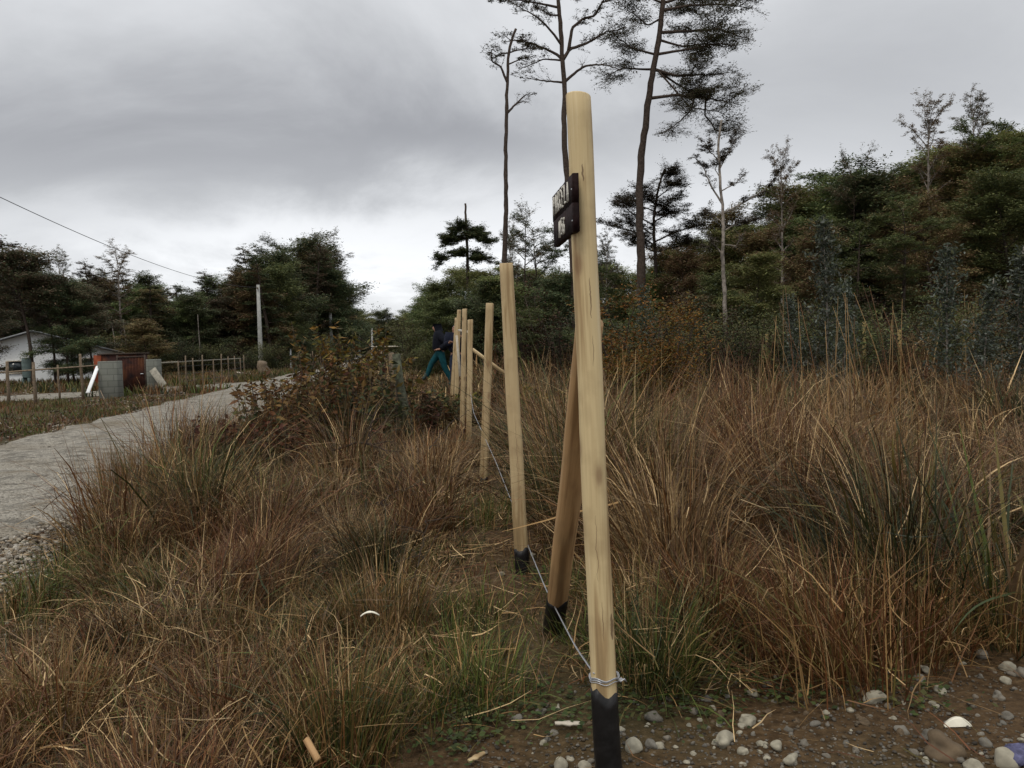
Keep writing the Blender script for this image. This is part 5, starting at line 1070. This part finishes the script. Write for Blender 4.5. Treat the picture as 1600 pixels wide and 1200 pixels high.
# leafy plants: yellow-tipped shrub, red shrub, brambles
def leafy(label, u, v, H, n, rad, cols_lo, cols_hi, seed, ls=.07, name='leafy_plant', cat='plant', per=95, Yo=None):
    r = np.random.default_rng(seed); p = G(u, v); wd = Acc(); cr = Acc()
    for k in range(n):
        az = r.random()*6.28; tr = bend_line([r.normal()*rad*.45, r.normal()*rad*.45, 0], [math.cos(az)*.25, math.sin(az)*.25, 1], H*(.55+.5*r.random()), 7, r, .07, .03)
        wd.tube(tr, np.linspace(.008, .0025, 8), 5, cap=False)
        t = np.sort(r.random(per)); c = interp_line(tr, .1+.9*t); ang = r.random(per)*6.28; ax = np.stack([np.cos(ang), np.sin(ang), -.25+.5*r.random(per)], 1); L_ = ls*(.6+.8*r.random(per))
        hi = (t > .72)[:, None]; cl = np.where(hi, np.stack(cols_hi)[r.integers(0, len(cols_hi), per)], np.stack(cols_lo)[r.integers(0, len(cols_lo), per)])
        leaves(cr, c+ax*(L_*.5)[:, None], L_, cl, r, .15, .38, ax*2.2)
    o = thing(name, label, cat, (p[0], p[1], float(terr(p[0], p[1])))); obj('stems', wd, M['bark_dark'], o); obj('foliage', cr, M['leaf'], o); return o
YG = [(.17, .14, .03), (.10, .10, .028), (.22, .13, .025), (.13, .075, .025), (.08, .06, .022)]; RL = [(.095, .036, .018), (.12, .050, .022), (.065, .026, .014), (.15, .075, .028), (.07, .055, .022)]; GB = [(.05, .06, .022), (.08, .05, .022), (.11, .06, .025), (.04, .045, .02)]
YG, RL, GB = [[np.array(q) for q in c] for c in (YG, RL, GB)]
leafy('tall plant with yellow tips and hanging brown leaves, beside the road edge', 560, 712, 1.75, 26, .42, GB+RL[:2]+[np.array((.14, .09, .045))], YG, 301, .09)
leafy('yellow tipped plant just left of the tall yellow tipped one', 515, 705, 1.55, 20, .40, RL+GB, YG+GB+GB[:1], 302, .085)
leafy('low yellow green plant at the left end of the red shrub', 432, 672, 1.0, 8, .3, GB, YG, 303, .085)
leafy('dark red leaved shrub at the foot of the yellow tipped plants', 485, 722, 1.15, 80, .95, RL+GB, RL+[np.array((.15, .08, .03))], 304, .08, 'shrub', 'shrub', 60)
leafy('dark red brown shrub in front of the red leaved shrub', 435, 750, .72, 44, .7, RL+GB[:1], RL, 305, .07, 'shrub', 'shrub', 50)
leafy('dark green bushy plant right of the red leaved shrub', 575, 720, 1.22, 56, .75, GB+[np.array(q)*.5 for q in DARKG], GB+[np.array((.13, .085, .03))], 306, .08, 'shrub', 'shrub', 60)
leafy('small reddish leafy plant beside the mossy old post', 655, 695, .75, 26, .5, RL+GB, GB, 307, .08)
leafy('mixed red and green weedy plant between the old posts and the far posts', 690, 668, .62, 20, .5, RL+GB, GB+YG[:1], 308, .09)
leafy('fresh green leafy plant right of the second post', 838, 690, .85, 12, .4, [np.array((.07, .10, .03))], YG[1:], 309, .10)
leafy('greyish leafy weed behind the second post', 905, 740, .55, 12, .4, GB, GB, 310, .07)
def briar(label, pts, Ys, seed, r0=.007, tw=6):
    r = np.random.default_rng(seed); W_ = np.array([P(u, v, Y) for (u, v), Y in zip(pts, Ys)]); n = 24; s_ = np.linspace(0, 1, len(W_)); q = np.linspace(0, 1, n)
    L_ = np.stack([np.interp(q, s_, W_[:, k]) for k in range(3)], -1)
    for _ in range(6): L_[1:-1] = (L_[:-2]+L_[1:-1]*2+L_[2:])/4
    L_ += r.normal(size=L_.shape)*.006; o0 = L_[0].copy(); a = Acc(); a.tube(L_-o0, np.linspace(r0, r0*.35, n), 5)
    for k in range(tw):
        p = interp_line(L_, np.array([r.random()]))[0]-o0; a.tube(bend_line(p, r.normal(size=3)*[1, .6, .8], .12+.25*r.random(), 4, r, .25), np.linspace(r0*.5, r0*.15, 5), 4)
    o = obj('bare_branch', a, M['bark_dark']); o.location = tuple(o0); return tag(o, label, 'branch')
briar('dark bare briar arching right below the red leaved shrub', [(520, 705), (560, 690), (600, 700), (630, 735)], [7.6, 7.5, 7.4, 7.2], 1, .012)
briar('thin bare branch rising from the grass towards the far posts', [(625, 760), (660, 715), (700, 665), (735, 640)], [6.8, 7.2, 7.8, 8.4], 2)
briar('pale upright twig in front of the dark green bushy plant', [(573, 695), (583, 655), (594, 625)], [7.3, 7.35, 7.4], 3, .009, 3)
briar('low curved dark branch in the grass left of the third post', [(590, 790), (620, 765), (650, 768)], [5.8, 5.9, 6.], 4, .008)
briar('grey brown dead twig with side shoots behind the left foreground tussock', [(655, 960), (650, 900), (660, 850), (668, 810)], [3.6, 3.7, 3.8, 3.9], 6, .005, 10)

# low green cover
def cover(n, spots, rad, ls):
    acc = Acc()
    for u, v in spots:
        p = G(u, v); o = rg.normal(size=(n, 2))*rad; x, y = p[0]+o[:, 0], p[1]+o[:, 1]; c = np.stack([x, y, terr(x, y)+.008+.03*rg.random(n)], 1)
        leaves(acc, c, np.full(n, ls), [(.055, .085, .025), (.075, .10, .03), (.045, .06, .022), (.09, .09, .03)], rg, 1.4, .8)
    return acc
stuff('ground_cover', cover(160, [(60, 900), (25, 940), (90, 870), (760, 1120), (700, 1150), (800, 1090), (735, 1010), (1405, 1085), (1090, 1105), (880, 1120), (150, 880), (110, 905), (560, 850), (980, 1100), (1200, 1075), (420, 770), (860, 905)], .10, .022), M['leaf'], 'patches of small green leaves creeping over the soil', 'ground cover')

# verge and yard left of the road
def leftfield(n, y0, y1, H, W, cols, per=14, f=None, x0=-40):
    acc = Acc(); nc = n//per; x = x0+(-3-x0)*rg.random(nc*5); y = y0+(y1-y0)*rg.random(nc*5); d0 = ROAD_L(y)-x
    dy0 = np.interp(x, [p[0] for p in DRP], [p[1] for p in DRP]); dy1 = np.interp(x, [p[0] for p in DRP], [p[2] for p in DRP]); drive = (y > dy0-.1) & (y < dy1) & (x < -11.4)
    ok = (d0 > -.05) & seen(x, y, 200) & ~drive & (rg.random(len(x)) < .25+.75*sstep(.4, .62, vnoise(x, y, 1.3, 71)))
    if f: ok &= f(x, y, d0)
    x, y = x[ok][:nc], y[ok][:nc]; nc = len(x); i = np.repeat(np.arange(nc), per); m = len(i); o = rg.normal(size=(m, 2))*.16; bx, by = x[i]+o[:, 0], y[i]+o[:, 1]
    cc = np.stack(cols)[rg.integers(0, len(cols), nc)][i]*(.6+.8*rg.random((m, 1)))
    blades(acc, np.stack([bx, by, terr(bx, by)-.01], 1), rg.random(m)*6.28, np.abs(rg.normal(size=m))*.4, rg.random(m)*1.3, H*(.4+.8*rg.random(m)), W*(.6+.8*rg.random(m)), cc, 3, .15)
    return acc
DRP = [(-34, 25.0, 29.0), (-26, 25.2, 29.2), (-20, 25.6, 30.5), (-16, 26.5, 34.), (-13.6, 30.2, 38.), (-12.2, 32., 40.), (-11.4, 33., 41.)]
stuff('verge_grass', leftfield(26000, 11, 26, .17, .016, [GRN, OLV, RB, RUST*.8, GRY, GRN*.8, DGR]), M['grass'], 'patchy low green and brown growth on the verge left of the road')
stuff('yard_grass', leftfield(26000, 28, 62, .40, .045, [GRN*.8, OLV, RB, DGR, GRY]), M['grass'], 'rough grass in the yard and along the left wood')
def verge_litter():
    acc = Acc(); n = 9000; y = 12+16*rg.random(n); d = .15+2.3*rg.random(n)**.8; x = ROAD_L(y)-d; k = vnoise(x, y, .6, 77) > .45; x, y = x[k], y[k]; n = len(x)
    leaves(acc, np.stack([x, y, terr(x, y)+.01+.10*rg.random(n)*vnoise(x, y, .8, 5)], 1), np.full(n, .075), [(.09, .045, .025), (.06, .03, .02), (.14, .09, .05), (.05, .045, .025), (.26, .23, .18)], rg, .8, .6); return acc
stuff('verge_litter', verge_litter(), M['leaf'], 'reddish brown dead leaves and debris along the far road edge', 'debris')

# ------------------------------------------------------------------ stones
def sphere_mesh(nu=14, nv=9):
    V = [[0, 0, 1]]+[[math.sin(math.pi*j/nv)*math.cos(2*math.pi*i/nu), math.sin(math.pi*j/nv)*math.sin(2*math.pi*i/nu), math.cos(math.pi*j/nv)] for j in range(1, nv) for i in range(nu)]+[[0, 0, -1]]
    Q = [[1+(j*nu)+i, 1+(j+1)*nu+i, 1+(j+1)*nu+(i+1) % nu, 1+j*nu+(i+1) % nu] for j in range(nv-2) for i in range(nu)]
    T = [[0, 1+i, 1+(i+1) % nu] for i in range(nu)]; b = 1+(nv-1)*nu; T += [[b, b-nu+(i+1) % nu, b-nu+i] for i in range(nu)]
    return np.array(V, float), np.array(Q), np.array(T)
SV, SQ, ST = sphere_mesh(18, 12)
def stone_shape(seed, rough=.17, flat=.62):
    r = np.random.default_rng(seed); V = SV.copy(); d = np.ones(len(V))
    for k in range(7):
        n_ = r.normal(size=3); n_ /= np.linalg.norm(n_); d += rough*r.normal()*np.cos((V@n_)*(1.5+r.random()*3)+r.random()*6)*.6
    for k in range(6):
        n_ = r.normal(size=3); n_ /= np.linalg.norm(n_); cut = .66+.22*r.random(); q = V@n_; d = np.where(q > cut, d*(cut/q)**.7, d)
    V = V*d[:, None]*[1, .72+.2*r.random(), flat*(.85+.3*r.random())]; a = Acc(); a.add(V*.5, SQ); a.F.append(ST); return a
SM = {}
for mk in ('stone', 'stone_pale', 'stone_brown'):
    SM[mk] = [stone_shape(400+k+len(mk)*10).mesh('stone', M[mk], True) for k in range(6)]
def stone(u, v, px, mk='stone', label=None, group=None, sink=.28, k=None, sz=1., asp=1.):
    p = G(u, v+px*.2); d = p[1]; s = px/F*d; o = link('stone', random.choice(SM[mk]) if k is None else SM[mk][k]); o.scale = (s*asp, s, s*1.05*sz); o.rotation_euler = (random.uniform(-.25, .25), random.uniform(-.25, .25), random.uniform(-.5, .5) if asp != 1 else random.random()*6.28)
    o.location = (p[0], p[1], float(terr(p[0], p[1]))+s*.33*(1-sink)); return tag(o, label or 'small rounded grey stone on the dark soil at the bottom right', 'stone', group)
BIG = [(1368, 1090, 36, 'stone_pale', 'pale egg shaped stone standing alone in the middle of the bare soil'), (1475, 1165, 66, 'stone_brown', 'largest brown boulder half sunk in the soil at the bottom right'), (1570, 1182, 48, 'stone_pale', 'large tan stone near the bottom right corner'),
       (988, 1165, 36, 'stone_pale', 'whitish rounded stone touching the right foot of the nearest post'), (1168, 1122, 27, 'stone_pale', 'pale oval stone between the green tussock and the egg shaped stone'), (1130, 1150, 36, 'stone_pale', 'flat whitish stone below the pale oval one'),
       (1214, 1163, 27, 'stone_pale', 'small flat white stone near the bottom edge'), (1236, 1186, 27, 'stone_pale', 'pointed grey stone at the bottom edge'), (875, 1190, 29, 'stone_pale', 'pale upright stone left of the nearest post at the bottom edge'), (914, 1197, 26, 'stone_pale', 'round whitish stone touching the left foot of the nearest post'),
       (1017, 1160, 22, 'stone', 'greyish stone just right of the whitish one by the post'), (1022, 1115, 26, 'stone', 'dull stone under the front of the green tussock'), (1449, 1146, 26, 'stone', 'brownish stone leaning on the back of the largest boulder'), (1535, 1022, 25, 'stone', 'grey brown stone at the foot of the olive tussock'),
       (1573, 1042, 26, 'stone_pale', 'smooth greenish grey stone near the right edge'), (1574, 1066, 20, 'stone_pale', 'angular pale stone below the smooth greenish one'), (1596, 1052, 26, 'stone', 'grey stone cut by the right edge'), (1446, 1043, 19, 'stone_pale', 'white stone at the edge of the rusty tussock'), (1438, 1057, 19, 'stone', 'tan stone just below the white one at the tussock edge'),
       (1468, 1077, 18, 'stone_pale', 'bright little stone right of the egg shaped one'), (1410, 1138, 24, 'stone', 'greyish stone left of the largest boulder'), (1329, 1108, 15, 'stone_pale', 'small white stone left of the egg shaped one'), (1215, 1057, 15, 'stone_pale', 'small pale stone in the shade under the rusty tussock'), (1196, 1068, 17, 'stone', 'dull stone in the shade below the rusty tussock'),
       (855, 1152, 14, 'stone', 'small stone beside the wood chip'), (1540, 1160, 22, 'stone', 'grey stone between largest boulder and the tan corner stone'), (1520, 1195, 32, 'stone_pale', 'pale stone cut by the bottom edge right of the boulder'), (810, 1120, 22, 'stone', 'dull stone half grown over left of the nearest post'), (845, 1110, 18, 'stone', 'second dull stone half grown over left of the nearest post'),
       (832, 868, 10, 'stone_pale', 'white pebble behind the brace by the second post'), (785, 900, 11, 'stone_pale', 'white pebble left of the foot of the second post')]
for k, (u, v, px, mk, lb) in enumerate(BIG): stone(u, v, px, mk, lb, None, .55, k % 6)
SN = [(1368, 1090, 'the egg shaped stone'), (1475, 1165, 'the largest brown boulder'), (1570, 1182, 'the tan corner stone'), (988, 1165, 'the whitish stone by the post'), (1168, 1122, 'the pale oval stone'), (1130, 1150, 'the flat whitish stone'), (1230, 1175, 'the pointed grey stone'), (875, 1190, 'the pale upright stone'), (1022, 1115, 'the green tussock'), (1535, 1022, 'the olive tussock'), (1585, 1050, 'the right edge stones'), (1440, 1050, 'the white tussock edge stone'), (1468, 1077, 'the bright little stone'), (1493, 1127, 'the cream half moon stone'), (1300, 1110, 'the small white stone'), (1206, 1060, 'the shaded tussock stones')]
def near_stone(u, v):
    a_, b_, n_ = min(SN, key=lambda q: math.hypot(q[0]-u, q[1]-v)); du, dv = u-a_, v-b_
    return ('right of ' if du > 0 else 'left of ')+n_ if abs(du) > abs(dv) else ('in front of ' if dv > 0 else 'behind ')+n_
for k in range(215):
    if k < 150: u = random.uniform(1100, 1640); v = 1010+random.random()**.8*190 if u > 1400 else random.uniform(1070, 1200)
    else: u = random.uniform(820, 1200); v = random.uniform(1085, 1200)
    stone(u, v, random.choice([5, 6, 7, 8, 9, 10, 12, 14]) if k % 9 else random.uniform(14, 22), random.choice(['stone', 'stone', 'stone_pale', 'stone_brown']), 'small stone on bare soil '+near_stone(u, v), 'small stones scattered over the bare soil', .75)
# bright half shell, chips, cloth, peeled bark curl
a = Acc(); r = np.random.default_rng(3); V = []
for t, h in ((0, 0), (1, 1), (2, .0)): pass
p = G(1493, 1131); s = 43/F*p[1]; n_ = 18; V = [[-.5+q/(n_-1), 0, .32*math.sin(math.pi*q/(n_-1))**.7] for q in range(n_)]; Vb = [[x*.96, .16, z*.96+.02] for x, y, z in V]
a.add(np.array(V+Vb)*s, [[q, q+1, n_+q+1, n_+q] for q in range(n_-1)]); a.F.append(np.array([[q for q in range(n_-1, -1, -1)]])); a.F.append(np.array([[n_+q for q in range(n_)]]))
tag(obj('stone', a, M['shell'], loc=(p[0], p[1]-.02, float(terr(p[0], p[1]))+.004)), 'bright cream half moon stone behind the largest brown boulder', 'stone')
def chip(u, v, L_, w_, label, cat, m, rz, ry=0., name='wood_chip', z=.02, curve=.0):
    p = G(u, v); a = Acc(); n_ = 8; V = []
    for q in range(n_+1): t = q/n_-.5; ww = w_*(1-abs(t)*1.0)*(1+.2*math.sin(q*2.2)); zc = curve*(.25-t*t); V += [[t*L_, -ww/2, zc], [t*L_, ww/2, zc+.002], [t*L_, ww/2*.9, zc+w_*.3], [t*L_, -ww/2*.9, zc+w_*.28]]
    a.add(V, [[4*q+j, 4*q+4+j, 4*q+4+(j+1) % 4, 4*q+(j+1) % 4] for q in range(n_) for j in range(4)]); a.F.append(np.array([[0, 1, 2, 3]])); a.F.append(np.array([[4*n_+3, 4*n_+2, 4*n_+1, 4*n_]]))
    o = obj(name, a, m); o.location = (p[0], p[1], float(terr(p[0], p[1]))+z); o.rotation_euler = (.2, ry, rz); return tag(o, label, cat)
chip(890, 1142, .10, .022, 'pale split wood chip lying left of the nearest post', 'wood chip', M['board_pale'], .1, .08)
chip(745, 1192, .06, .02, 'tan wood chip at the bottom edge left of the nearest post', 'wood chip', M['post_a'], .5, -.2)
pw = P(578, 963, 3.15); o = chip(578, 963, .075, .013, 'white curled sliver of wood caught in the left foreground grass', 'wood sliver', M['shell'], .1, 0, 'wood_sliver', 0, .07); o.location = tuple(pw)
p0 = P(478, 1154, 2.25); p1 = P(497, 1188, 2.2); stick('wood_offcut', 'short split wooden offcut sticking out of the grass at the bottom', 'offcut', p1, p0, .019, M['brace'], .5)
p = G(1597, 1192); a = Acc(); V = SV*[.05, .04, .03]*(1+.25*np.sin(SV[:, :1]*9+SV[:, 1:2]*7)); a.add(V, SQ); a.F.append(ST); tag(obj('cloth_scrap', a, M['cloth_blue'], smooth=True, loc=(p[0], p[1], .02)), 'crumpled blue violet scrap in the bottom right corner', 'scrap')
# pebbles (stuff)
OV, OQ, OT = sphere_mesh(7, 4)
def pebbles(x, y, s, cols, zoff=.2):
    n = len(x); r = rg; V = OV[None]*(1+.22*r.normal(size=(n, len(OV), 1)))*np.stack([np.ones(n), .6+.4*r.random(n), .45+.3*r.random(n)], 1)[:, None]*s[:, None, None]*.5
    a_ = r.random(n)*6.28; c, sn_ = np.cos(a_)[:, None], np.sin(a_)[:, None]; X = V[..., 0]*c-V[..., 1]*sn_; Y = V[..., 0]*sn_+V[..., 1]*c
    W_ = np.stack([X+x[:, None], Y+y[:, None], V[..., 2]+(terr(x, y)+s*zoff)[:, None]], -1); acc = Acc(); C = np.repeat(cols, len(OV), 0); o = np.arange(n)[:, None, None]*len(OV)
    acc.add(W_.reshape(-1, 3), (OQ[None]+o).reshape(-1, 4), C); acc.F.append((OT[None]+o).reshape(-1, 3)); return acc
PC = np.array([(.30, .27, .22), (.20, .175, .14), (.38, .35, .30), (.24, .19, .13), (.14, .12, .095), (.33, .29, .22)])
def pcol(n, k=1.): return PC[rg.integers(0, 6, n)]*(.7+.5*rg.random((n, 1)))*k
n = 3000; u = 700+950*rg.random(n); v = 1040+165*rg.random(n)**.9; pts = np.array([G(a_, b_) for a_, b_ in zip(u, v)]); k = (pts[:, 1] < DIRT(pts[:, 0])+.12) & (vnoise(pts[:, 0], pts[:, 1], .25, 91) > .38); pts = pts[k]; n = len(pts)
tag(obj('pebbles', pebbles(pts[:, 0], pts[:, 1], .004+.014*rg.random(n)**2.5, pcol(n, .40)), M['pebble'], smooth=True), 'fine gravel and grit over the bare soil at the bottom right', 'gravel', kind='stuff')
n = 32000; y = 4.2+26*rg.random(n)**1.3; q = rg.random(n); edge = rg.random(n) < .4; x = np.where(edge, ROAD_R(y)+.15-np.abs(rg.normal(size=n))*.55, ROAD_L(y)+(ROAD_R(y)-ROAD_L(y))*q); kk_ = vnoise(x, y, .5, 17) > .3; x, y = x[kk_], y[kk_]; n = len(x)
tag(obj('road_stones', pebbles(x, y, (.009+.034*rg.random(n)**4)*(1+y*.03), pcol(n, .85), .4), M['pebble'], smooth=True), 'loose pale stones along the edges of the gravel road', 'gravel', kind='stuff')
n = 15000; y = 3.9+4.2*rg.random(n); x = ROAD_R(y)+.0+.48*np.abs(rg.normal(size=n))-.25; kk_ = vnoise(x, y, .35, 19) > .32; x, y = x[kk_], y[kk_]; n = len(x) 
tag(obj('spilled_stones', pebbles(x, y, .007+.030*rg.random(n)**4, pcol(n, 1.1), .35), M['pebble'], smooth=True), 'whitish stones spilling from the road edge into the grass on the left', 'gravel', kind='stuff')
n = 1700; x = -24+14*rg.random(n); y = 24.5+14*rg.random(n); k = (ROAD_L(y)-x > .2); x, y = x[k], y[k]; n = len(x)
tag(obj('yard_rubble', pebbles(x, y, .02+.09*rg.random(n)**3, pcol(n, .8), .4), M['pebble'], smooth=True), 'stones and rubble scattered about the drive and the yard', 'rubble', kind='stuff')
